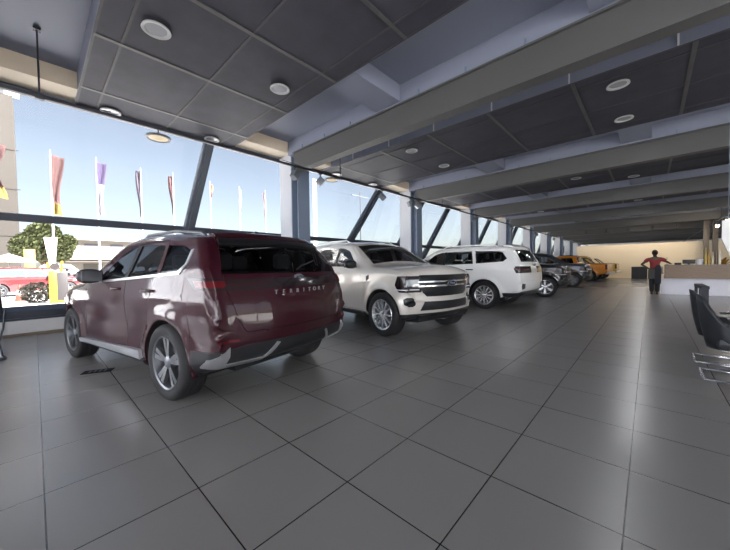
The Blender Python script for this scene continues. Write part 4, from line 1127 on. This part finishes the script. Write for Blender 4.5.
# ------------------------------------------------------------------ person
def skin_mesh(name, nodes, edges, m, parent, sub=2, root_i=0):
    me = bpy.data.meshes.new(name); me.from_pydata([n_[0] for n_ in nodes], edges, [])
    o = bpy.data.objects.new(name, me); COL.objects.link(o)
    md = o.modifiers.new('skin', 'SKIN'); me.skin_vertices.data if me.skin_vertices else None
    if not me.skin_vertices: bpy.context.view_layer.update()
    lay = me.skin_vertices[0].data
    for i, n_ in enumerate(nodes):
        rr = n_[1]; lay[i].radius = rr if isinstance(rr, tuple) else (rr, rr)
        lay[i].use_root = (i == root_i)
    sb = o.modifiers.new('sub', 'SUBSURF'); sb.levels = sub; sb.render_levels = sub
    dg = bpy.context.evaluated_depsgraph_get(); dg.update()
    me2 = bpy.data.meshes.new_from_object(o.evaluated_get(dg)); me2.name = name
    bpy.data.objects.remove(o)
    for p in me2.polygons: p.use_smooth = True
    me2.materials.clear(); me2.materials.append(m)
    o2 = bpy.data.objects.new(name, me2); link(o2, parent)
    return o2
pr = empty('person', (.16, 16.60, 0), 0, 'man in a red T-shirt and dark apron, seen from behind at the counter', 'person')
M_SKIN = mat('skin_brown', (.075, .038, .025), .5)
M_TRS = mat('trousers_dark', (.010, .012, .019), .8)
M_TEE = mat('tee_red', (.20, .018, .02), .8)
# body (y forward, away from camera)
N = [((0, 0, .93), (.15, .11)), ((0, .01, 1.10), (.135, .10)), ((0, .03, 1.28), (.16, .11)), ((0, .04, 1.40), (.12, .085)), ((0, .055, 1.475), (.055, .055)), ((0, .07, 1.53), (.05, .052)),
     ((-.18, .04, 1.385), .062), ((-.36, .0, 1.20), .045), ((-.40, .06, 1.19), .042), ((-.19, .16, 1.02), .033), ((-.13, .18, .98), .030),
     ((.18, .05, 1.385), .062), ((.33, .08, 1.27), .045), ((.38, .14, 1.25), .038), ((.43, .31, 1.21), .030), ((.44, .34, 1.20), .028),
     ((-.085, .0, .86), .10), ((-.09, .01, .50), .064), ((-.085, -.01, .10), .045), ((-.085, -.02, .05), .045),
     ((.085, .0, .86), .10), ((.085, .03, .50), .064), ((.075, .02, .10), .045), ((.075, .02, .05), .045)]
Ed = [(0, 1), (1, 2), (2, 3), (3, 4), (4, 5), (3, 6), (6, 7), (7, 8), (8, 9), (9, 10), (3, 11), (11, 12), (12, 13), (13, 14), (14, 15), (0, 16), (16, 17), (17, 18), (18, 19), (0, 20), (20, 21), (21, 22), (22, 23)]
body = skin_mesh('body', N, Ed, M_SKIN, pr)
def grow(nodes, f, z0=None): return [(p, tuple(r_+f for r_ in rr) if isinstance(rr, tuple) else rr+f) for p, rr in nodes]
tee = skin_mesh('tee_shirt', grow([N[0], N[1], N[2], ((0, .04, 1.385), (.125, .09)), ((-.18, .04, 1.385), .066), ((-.30, .015, 1.265), .060), ((.18, .05, 1.385), .066), ((.32, .085, 1.305), .060)], .016),
    [(0, 1), (1, 2), (2, 3), (3, 4), (4, 5), (3, 6), (6, 7)], M_TEE, pr)
trs = skin_mesh('trousers', grow([((0, 0, .93), (.15, .11)), N[16], N[17], ((-.085, -.01, .08), .055), N[20], N[21], ((.075, .02, .08), .055), ((0, 0, 1.0), (.145, .105))], .018), [(0, 1), (1, 2), (2, 3), (0, 4), (4, 5), (5, 6), (0, 7)], M_TRS, pr)
bm = BM(); 
A = [(.16, -.145), (.05, -.165), (.0, -.165), (.02, -.165)]
# dark apron back panel and grey shirt tied at the waist
prism(bm, [(-.02, .42), (-.01, 1.02), (.05, 1.16), (.15, 1.16), (.19, .95), (.18, .42)], 'y', -.150, -.120, 0); bmesh.ops.bevel(bm, geom=bm.edges[:], offset=.012, segments=2, affect='EDGES'); obj('apron', bm, mat('apron_black', (.010, .011, .016), .8), pr, smooth=True)
bm = BM(); prism(bm, [(-.20, .60), (-.19, .98), (.0, .99), (.01, .62)], 'y', -.155, -.12); bmesh.ops.bevel(bm, geom=bm.edges[:], offset=.012, segments=2, affect='EDGES'); obj('tied_shirt', bm, mat('shirt_grey', (.06, .057, .054), .85), pr, smooth=True)
bm = BM(); ball(bm, (0, .085, 1.615), .078, .096, .118, 20, 14); ball(bm, (0, .175, 1.60), .014, .022, .016, 8, 6); ball(bm, (-.079, .085, 1.61), .012, .02, .03, 8, 6); ball(bm, (.079, .085, 1.61), .012, .02, .03, 8, 6)
ball(bm, (-.03, .165, 1.63), .012, .012, .008, 8, 6); ball(bm, (.03, .165, 1.63), .012, .012, .008, 8, 6); ball(bm, (0, .168, 1.56), .025, .012, .007, 8, 6)
obj('head', bm, M_SKIN, pr, smooth='all')
bm = BM(); ball(bm, (0, .065, 1.645), .092, .102, .105, 20, 12); obj('hair', bm, mat('hair_black', (.012, .011, .01), .9, bump=.5), pr, smooth='all')
for s, hx, hy, hz, dd in ((-1, -.12, .19, .975, (.6, .25, -.5)), (1, .445, .36, 1.195, (.25, .95, -.06))):
    d = Vector(dd).normalized(); sd = d.cross(Vector((0, 0, 1))).normalized(); up = sd.cross(d)
    o0 = Vector((hx, hy, hz)); nn = [(tuple(o0-d*.03), (.028, .018)), (tuple(o0+d*.04), (.034, .014))]; ee = [(0, 1)]
    for f_, (off, L) in enumerate(((-.03, .06), (-.01, .075), (.012, .07), (.032, .055))):
        b0 = o0+d*.05+sd*off; i0 = len(nn)
        nn += [(tuple(b0), .009), (tuple(b0+d*L*.5-up*.006), .0085), (tuple(b0+d*L-up*.022), .007)]
        ee += [(1, i0), (i0, i0+1), (i0+1, i0+2)]
    i0 = len(nn); nn += [(tuple(o0-sd*.035*1+d*.0), .010), (tuple(o0-sd*.06+d*.03), .008)]; ee += [(0, i0), (i0, i0+1)]
    skin_mesh('hand', nn, ee, M_SKIN, pr, 1)
for s in (-1, 1):
    bm = BM(); x = -.085 if s < 0 else .075; y = -.02 if s < 0 else .02
    ball(bm, (x, y+.06, .045), .05, .14, .045, 14, 10); box(bm, x-.05, x+.05, y-.07, y+.19, 0, .022, .008)
    obj('shoe', bm, M_BLACK, pr, smooth=True)

# ------------------------------------------------------------------ outside
M_POLE = mat('pole_white', (.22, .22, .225), .4)
flags = [(-28.2, .9, 'pinkish flag on the tallest-looking pole, leftmost of the row outside', (.11, .055, .055), 3.8, .60, 'y'),
         (-27.9, 3.1, 'purple and white flag, second pole from the left outside', (.075, .055, .12), 3.6, .50, 'w'),
         (-28.4, 5.7, 'furled mauve flag, third pole from the left outside', (.11, .09, .12), 3.4, .28, ''),
         (-28.2, 7.8, 'furled red flag, on the pole nearest the slanted mullion', (.14, .065, .07), 3.0, .28, ''),
         (-28.6, 10.8, 'narrow orange-tipped flag, first pole right of the slanted mullion', (.34, .15, .09), 1.1, .26, ''),
         (-28.5, 13.4, 'plain white furled flag, second pole right of the slanted mullion', (.45, .44, .44), 2.4, .16, ''),
         (-28.2, 15.9, 'pale pink furled flag, pole closest to the first column', (.45, .34, .34), 2.5, .20, '')]
for i, (x, y, lb, cc, L, w, tail_) in enumerate(flags):
    r = empty('flagpole', (x, y, -.03), 0, lb, 'flag', 'flags along the road')
    bm = BM(); tube(bm, [(0, 0, 0), (0, 0, 8.6), (0, 0, 9.05)], [.075, .055, .03], 10); lathe(bm, [(0, 0), (.2, 0), (.18, .12), (0, .14)], 'z', 12); obj('pole', bm, M_POLE, r, smooth=True)
    sgn = -1 if i in (2, 3, 6) else 1
    def cloth(z0, z1, nm, m_):
        bm = BM(); NZ_, NW = 16, 6; g = []
        for a in range(NZ_+1):
            t = a/NZ_; z = z1+(z0-z1)*t; tt = (8.75-z)/L
            row = []
            for b_ in range(NW+1):
                u = b_/NW; ww = w*(.55+.45*math.sin(1.2+3.5*tt) if not tail_ else 1.0-.62*math.sin(min(1, tt)*2.3)**2*.75)
                row.append(bm.verts.new((.10*math.sin(u*7+tt*4+i), sgn*(.05+u*max(.05, ww)), z-.15*u*w)))
            g.append(row)
        for a in range(NZ_):
            for b_ in range(NW): bm.faces.new((g[a][b_], g[a][b_+1], g[a+1][b_+1], g[a+1][b_]))
        bmesh.ops.solidify(bm, geom=bm.faces[:], thickness=.012)
        return obj(nm, bm, m_, r, smooth='all')
    if tail_ == 'y':
        cloth(8.75-L*.8, 8.75, 'flag_cloth', mat('flag_%d' % i, cc, .8)); cloth(8.75-L, 8.75-L*.8, 'flag_stripe', mat('flag_yellow', (.20, .14, .04), .8))
    elif tail_ == 'w':
        cloth(8.75-L*.42, 8.75, 'flag_cloth', mat('flag_%d' % i, cc, .8)); cloth(8.75-L, 8.75-L*.42, 'flag_stripe', mat('flag_pale', (.38, .36, .42), .8))
    else: cloth(8.75-L, 8.75, 'flag_cloth', mat('flag_%d' % i, cc, .8))
up = empty('utility_pole', (-45, 47.4, -.2), 0, 'thin utility pole with a crossarm, seen through the second window bay', 'pole')
bm = BM(); tube(bm, [(0, 0, 0), (0, 0, 17.2)], [.16, .10], 8); obj('post', bm, mat('pole_grey', (.06, .065, .075), .8), up, smooth=True)
bm = BM(); box(bm, -.08, .08, -2.6, 2.6, 16.2, 16.4); obj('crossarm', bm, mat('pole_grey', (.20, .21, .23), .8), up)
pyl = empty('banner_pylon', (-28, 21.9, -.03), 0, 'tall white banner pylon showing just right of the first column', 'banner')
bm = BM(); box(bm, -.06, .06, -.26, .30, 2.0, 11.3, .02); obj('fabric', bm, mat('pylon_white', (.26, .255, .26), .7), pyl, smooth=True)
bm = BM(); tube(bm, [(0, 0, 0), (0, 0, 2.05)], .07, 10); obj('pole', bm, M_POLE, pyl, smooth=True)
# big flag in front of the tower at the left edge
r = empty('flagpole', (-28.0, -1.75, -.03), 0, 'pinkish flag with yellow end in front of the beige tower, at the left edge', 'flag', 'flags along the road')
bm = BM(); tube(bm, [(0, 0, 0), (0, 0, 9.1)], .06, 10); obj('pole', bm, M_POLE, r, smooth=True)
for z0, z1, m_, nm in ((6.4, 8.8, mat('flag_0', (.11, .055, .055), .8), 'flag_cloth'), (5.7, 6.4, mat('flag_yellow', (.20, .14, .04), .8), 'flag_stripe')):
    bm = BM(); g = []
    for a in range(9):
        z = z1+(z0-z1)*a/8; row = []
        for b_ in range(7):
            u = b_/6; row.append(bm.verts.new((.15*math.sin(u*6+z), .08+u*(.75-.35*math.sin((8.8-z)*1.0)**2), z-.1*u)))
        g.append(row)
    for a in range(8):
        for b_ in range(6): bm.faces.new((g[a][b_], g[a][b_+1], g[a+1][b_+1], g[a+1][b_]))
    bmesh.ops.solidify(bm, geom=bm.faces[:], thickness=.012); obj(nm, bm, m_, r, smooth='all')
# white tapering banner on the first pole
bn = empty('feather_banner', (-26.4, .55, -.03), 0, 'white tapering fabric banner standing in front of the tree', 'banner')
bm = BM(); prism(bm, [(.10, 1.5), (-.12, 3.3), (.46, 3.3), (.32, 1.5)], 'x', -.015, .015); obj('fabric', bm, mat('banner_white', (.45, .44, .43), .7), bn)
bm = BM(); tube(bm, [(.03, .22, 0), (.03, .22, 3.35)], .025, 8); obj('pole', bm, M_POLE, bn)
# tower
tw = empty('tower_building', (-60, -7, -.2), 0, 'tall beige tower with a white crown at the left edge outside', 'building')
bm = BM(); box(bm, -5, 0, -8, 5.75, 0, 24.0); obj('wall', bm, mat('tower_beige', (.032, .027, .023), .8, noise=.1, nscale=.5), tw)  # beige darkened in the base colour to imitate shade on the sunlit face
bm = BM(); box(bm, -5.2, .2, -8, 6.3, 25.7, 26.9); obj('crown', bm, M_WHITE, tw)
for y in (5.3, 2.2, -1):
    bm = BM(); box(bm, -.6, 0, y-.25, y+.25, 24, 25.7); obj('crown_post', bm, M_WHITE, tw)
bm = BM(); box(bm, -4, -1.2, -7, 5, 24, 25.7); obj('crown_core', bm, mat('tower_grey', (.30, .32, .36), .7), tw)
for z in (6.0, 12.0, 17.0):
    bm = BM(); box(bm, 0, .06, -8, 6.1, z, z+.12); obj('band', bm, mat('tower_band', (.026, .021, .018), .8), tw)
# long white building
wbld = empty('white_building', (-62, 3.0, -.2), 0, 'long white two-storey building with a row of dark windows across the road', 'building')
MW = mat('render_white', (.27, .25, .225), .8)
bm = BM(); box(bm, -10, 0, 0, 75, 0, 6.0); obj('wall', bm, MW, wbld)
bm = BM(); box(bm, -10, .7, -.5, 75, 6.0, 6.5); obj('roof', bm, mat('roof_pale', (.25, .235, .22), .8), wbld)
bm = BM(); box(bm, 0, 1.2, 0, 75, 3.1, 4.0); obj('balcony', bm, MW, wbld)
MWIN = mat('far_window', (.10, .10, .12), .3)
for k in range(16):
    bm = BM(); box(bm, 0, .05, 2.2+3.0*k, 3.8+3.0*k, 4.3, 5.5); obj('window', bm, MWIN, wbld)
bm = BM(); box(bm, 0, 1.0, 0, 75, 2.75, 3.0); obj('canopy', bm, mat('canopy_brown', (.10, .085, .075), .7), wbld)
for k in range(8):
    bm = BM(); box(bm, 0, .06, 2+5*k, 4.2+5*k, .4, 2.5); obj('shopfront', bm, mat('shop_dark', (.10, .09, .08), .5), wbld)
# foliage
def foliage(c, rad, n, size, flat=1.0):
    bm = BM()
    for k in range(n):
        while True:
            p = Vector((random.uniform(-1, 1), random.uniform(-1, 1), random.uniform(-1, 1)))
            if .25 < p.length < 1: break
        p = p.normalized()*(p.length**.5)
        q = Vector((c[0]+p.x*rad[0], c[1]+p.y*rad[1], c[2]+p.z*rad[2]))
        a = Vector((random.gauss(0, 1), random.gauss(0, 1), random.gauss(0, 1))).normalized(); b_ = a.orthogonal().normalized()
        s_ = size*random.uniform(.6, 1.3); nn = a.cross(b_)
        v = [bm.verts.new(q+a*s_), bm.verts.new(q+b_*s_*.6), bm.verts.new(q-a*s_), bm.verts.new(q-b_*s_*.6)]
        bm.faces.new(v)
    return bm
M_LEAF = mat('leaf_green', (.065, .075, .028), .7, noise=.45, nscale=1.2)
tr = empty('tree', (-52, .7, -.2), 0, 'bushy green tree behind the white banner, right of the beige tower', 'tree')
bm = BM()
for c, r_ in (((0, 0, 4.6), (2.0, 2.0, 2.0)), ((.3, -1.3, 4.2), (1.4, 1.3, 1.5)), ((.3, 1.4, 4.2), (1.5, 1.4, 1.6)), ((.2, 2.1, 4.9), (1.0, .9, .9)), ((.1, .2, 6.0), (1.4, 1.5, 1.1))):
    b2 = foliage(c, r_, 900, .22); me_ = bpy.data.meshes.new('tmp'); b2.to_mesh(me_); b2.free(); bm.from_mesh(me_); bpy.data.meshes.remove(me_)
obj('crown', bm, M_LEAF, tr)
bm = BM(); tube(bm, [(0, 0, 0), (.05, .05, 2), (0, .1, 4.6)], [.25, .2, .1], 10); tube(bm, [(.05, .05, 2), (.3, 1.2, 4.2)], [.15, .06], 8); tube(bm, [(.05, .05, 2.2), (.2, -1.1, 4.2)], [.15, .06], 8); obj('trunk', bm, mat('bark', (.12, .085, .06), .9), tr, smooth='all')
for k, (x, y, L, hh, lb) in enumerate([(-50, 6.6, 4.0, 1.5, 'green hedge across the road, just right of the barrier post'), (-50, 13.0, 4.5, 1.7, 'yellowish green hedge across the road, below the white building'), (-51, 22, 7, 1.6, 'long green hedge across the road behind the maroon SUV')]):
    o_ = obj('hedge', foliage((0, 0, hh*.55), (1.0, L/2, hh*.55), 1500, .16), mat('hedge_%d' % k, [(.06, .09, .03), (.13, .115, .035), (.065, .09, .03)][k], .75, noise=.4, nscale=1.5)); o_.location = (x, y, -.2); tag(o_, lb, 'hedge')
# dark sign wall with white letters
sg = empty('sign_wall', (-45, 3.6, -.2), 0, 'low dark sign wall with white capital letters behind the barrier', 'sign')
bm = BM(); box(bm, -.2, 0, -1.0, 6.5, .0, 1.05); obj('panel', bm, mat('sign_dark', (.07, .065, .06), .7), sg)
to = text_obj('MOTO', .62, .02, 'lettering', M_POLE, sg, Matrix.Translation((.03, .85, .60)) @ Matrix.Rotation(PI/2, 4, 'Z') @ Matrix.Rotation(PI/2, 4, 'X'))
# kerb strip and road
bm = BM(); box(bm, -75, -33, -60, 90, -.2, -.025); struct('road', bm, mat('asphalt', (.22, .205, .19), .9, noise=.1))
# barrier ticket machine
bt = empty('barrier_machine', (-17.4, .58, -.03), 0, 'yellow parking barrier post with a grey cabinet just outside the window', 'barrier')
M_YEL = mat('barrier_yellow', (.36, .21, .006), .5)
bm = BM(); box(bm, -.15, .15, -.20, .02, 0, 1.28, .02); obj('post', bm, M_YEL, bt, smooth=True)
bm = BM(); box(bm, -.14, .14, .02, .34, .10, 1.22, .015); obj('cabinet', bm, mat('cabinet_grey', (.022, .019, .020), .6), bt, smooth=True)
bm = BM(); box(bm, -.15, .15, .02, .34, 0, .10); obj('plinth', bm, M_YEL, bt)
bm = BM(); lathe(bm, [(0, -.2), (.14, -.2), (.14, .2), (0, .2)], 'x', 20, (0, -.02, 1.46)); obj('drive_unit', bm, mat('drive_brown', (.02, .014, .014), .5), bt, smooth=True)
bm = BM(); tube(bm, [(.1, -.2, 1.40), (.1, -.22, 1.62)], .04, 8); tube(bm, [(.1, .16, 1.25), (.1, .18, 1.68)], .04, 8); obj('arm_bracket', bm, M_YEL, bt, smooth=True)
# barrier boom: pale bar running right
bm = BM(); box(bm, -.05, .0, .18, 3.6, 1.22, 1.27); obj('boom', bm, M_POLE, bt)
# cone
def cone(x, y, label):
    r = empty('traffic_cone', (x, y, -.03), 0, label, 'traffic cone')
    MC = mat('cone_orange', (.26, .03, .015), .5)
    bm = BM(); box(bm, -.20, .20, -.20, .20, 0, .04, .01); lathe(bm, [(0, .04), (.15, .04), (.115, .28), (0, .28)], 'z', 20); obj('base', bm, MC, r, smooth=True)
    bm = BM(); lathe(bm, [(0, .28), (.115, .28), (.08, .50), (0, .50)], 'z', 20); obj('white_band', bm, M_POLE, r, smooth=True)
    bm = BM(); lathe(bm, [(0, .50), (.08, .50), (.04, .72), (0, .72)], 'z', 20); obj('tip', bm, MC, r, smooth=True)
cone(-19.9, -.46, 'orange and white traffic cone on the pavement outside the window')
# planter / rock pile by the barrier
bm = BM()
for k in range(9): ball(bm, (random.uniform(-.3, .3), random.uniform(-.3, .3), random.uniform(.1, .35)), .2, .2, .2, 8, 6)
o_ = obj('shrub', foliage((0, 0, .4), (.35, .5, .42), 500, .08), mat('shrub_grey', (.05, .045, .035), .8, noise=.4)); bm.free(); o_.location = (-18.6, .05, -.03); tag(o_, 'low dark shrub on the ground left of the yellow barrier', 'shrub')
# bollard and umbrella
bm = BM(); box(bm, -.25, .25, -.35, .35, 0, 3.3, .05); o_ = obj('sign_pillar', bm, mat('pillar_yellow', (.30, .19, .05), .7), smooth=True); o_.location = (-40, -.25, -.1); tag(o_, 'yellow upright sign pillar at the foot of the tree', 'sign')
um = empty('market_umbrella', (-36, -1.3, -.1), 0, 'cream market umbrella behind the red hatchback outside', 'umbrella')
bm = BM(); lathe(bm, [(0, 2.75), (1.5, 2.15), (1.5, 2.05), (0, 2.55)], 'z', 8); obj('canopy', bm, mat('umbrella_cream', (.27, .22, .17), .8), um)
bm = BM(); tube(bm, [(0, 0, 0), (0, 0, 2.6)], .04, 8); obj('pole', bm, M_POLE, um)
# outside cars: small crossovers reuse one builder
def make_small_car(loc, rz, label, paint, tall=0.0, van=False):
    root = empty('van' if van else 'car', loc, rz, label, 'van' if van else 'car')
    R = .33; h = tall
    top = [(-1.95, .62, .10, .06), (-1.95, .85, .09, .06), (-1.90, 1.02, .07, .06), (-1.75, 1.30+h*.5, .07, .05), (-1.55, 1.44+h, .08, .04), (-.8, 1.50+h, .1, .03), (0, 1.48+h, .1, .03), (.3, 1.40+h, .07, .04),
           (.65, 1.18+h*.4, .06, .05), (1.0, 1.0, .07, .05), (1.5, .92, .1, .06), (1.8, .80, .12, .1), (1.9, .65, .15, .12), (1.9, .58, .2, .12)]
    P = dict(wb=2.55, W=.86, Ra=.38, wz=R, sill=.24, belt=(1.0, .93), tum=.38, flare=.02, rend=(.12, .22), top=top,
        bot_rear=[(-1.95, .62), (-1.94, .48), (-1.85, .34), (-1.7, .30)], bot_front=[(1.68, .25), (1.8, .28), (1.88, .40), (1.9, .58)],
        prof=[(.2, -.06), (.32, -.03), (.6, 0), (.85, 0), (.95, -.02), (2.5, -.02)], plan=[(-2, -.06), (-1.5, 0), (1.2, 0), (1.9, -.09)])
    sh = build_shell(P)
    G = mat('outside_car_glass', (.05, .06, .07), .08, coat=.5)
    patch(sh, 'windshield', G, root, planes([(.95, .66), (.95, -.66), (.34, -.56), (.34, .56)], 'xy', [(2, 1, 1.02)]), .004)
    patch(sh, 'rear_window', G, root, end([(-.58, 1.04), (.58, 1.04), (.50, 1.36+h), (-.50, 1.36+h)], -1, -1.5), .004)
    for s in (1, -1):
        patch(sh, 'side_window', G, root, side([(.62, .97), (.26, 1.30+h), (-.30, 1.37+h), (-.30, .99)], s), .004)
        if not van or s == 1: patch(sh, 'side_window', G, root, side([(-.36, .99), (-.36, 1.37+h), (-1.35, 1.34+h), (-1.45, 1.06)], s), .004)
        patch(sh, 'taillight', M_RED_LENS, root, planes([(-2.1, .80), (-2.1, .98), (-1.75, .98), (-1.8, .80)], 'xz', [(1, s, s*.5)]), .006)
        patch(sh, 'headlight', M_LAMP, root, planes([(1.45, .72), (1.5, .84), (2.1, .80), (2.1, .70)], 'xz', [(1, s, s*.4)]), .006)
        make_mirror(root, .55, s*.80, .99, s, paint, paint)
        for ax in (-1.275, 1.275): make_wheel(root, ax, s*.74, s, R, .2, 'six', M_RIM, 6)
    obj('body', sh, [paint, M_UNDER], root, smooth=True)
    bm = BM(); box(bm, -1.5, 1.5, -.5, .5, .28, .5); obj('chassis', bm, M_UNDER, root)
    return root
M_RPAINT = mat('red_paint', (.085, .006, .008), .35, coat=1.0)
make_small_car((-24.6, -.10, -.03), PI/2+.15, 'red hatchback in the forecourt behind the traffic cone', M_RPAINT)
make_small_car((-30.6, 1.2, -.03), PI/2+.3, 'second red car in the forecourt, between the hatchback and the yellow barrier', M_RPAINT)
make_small_car((-38, 2.0, -.025), PI/2, 'white van on the road beyond the red cars', mat('van_white', (.42, .41, .40), .4, coat=.6), .38, True)
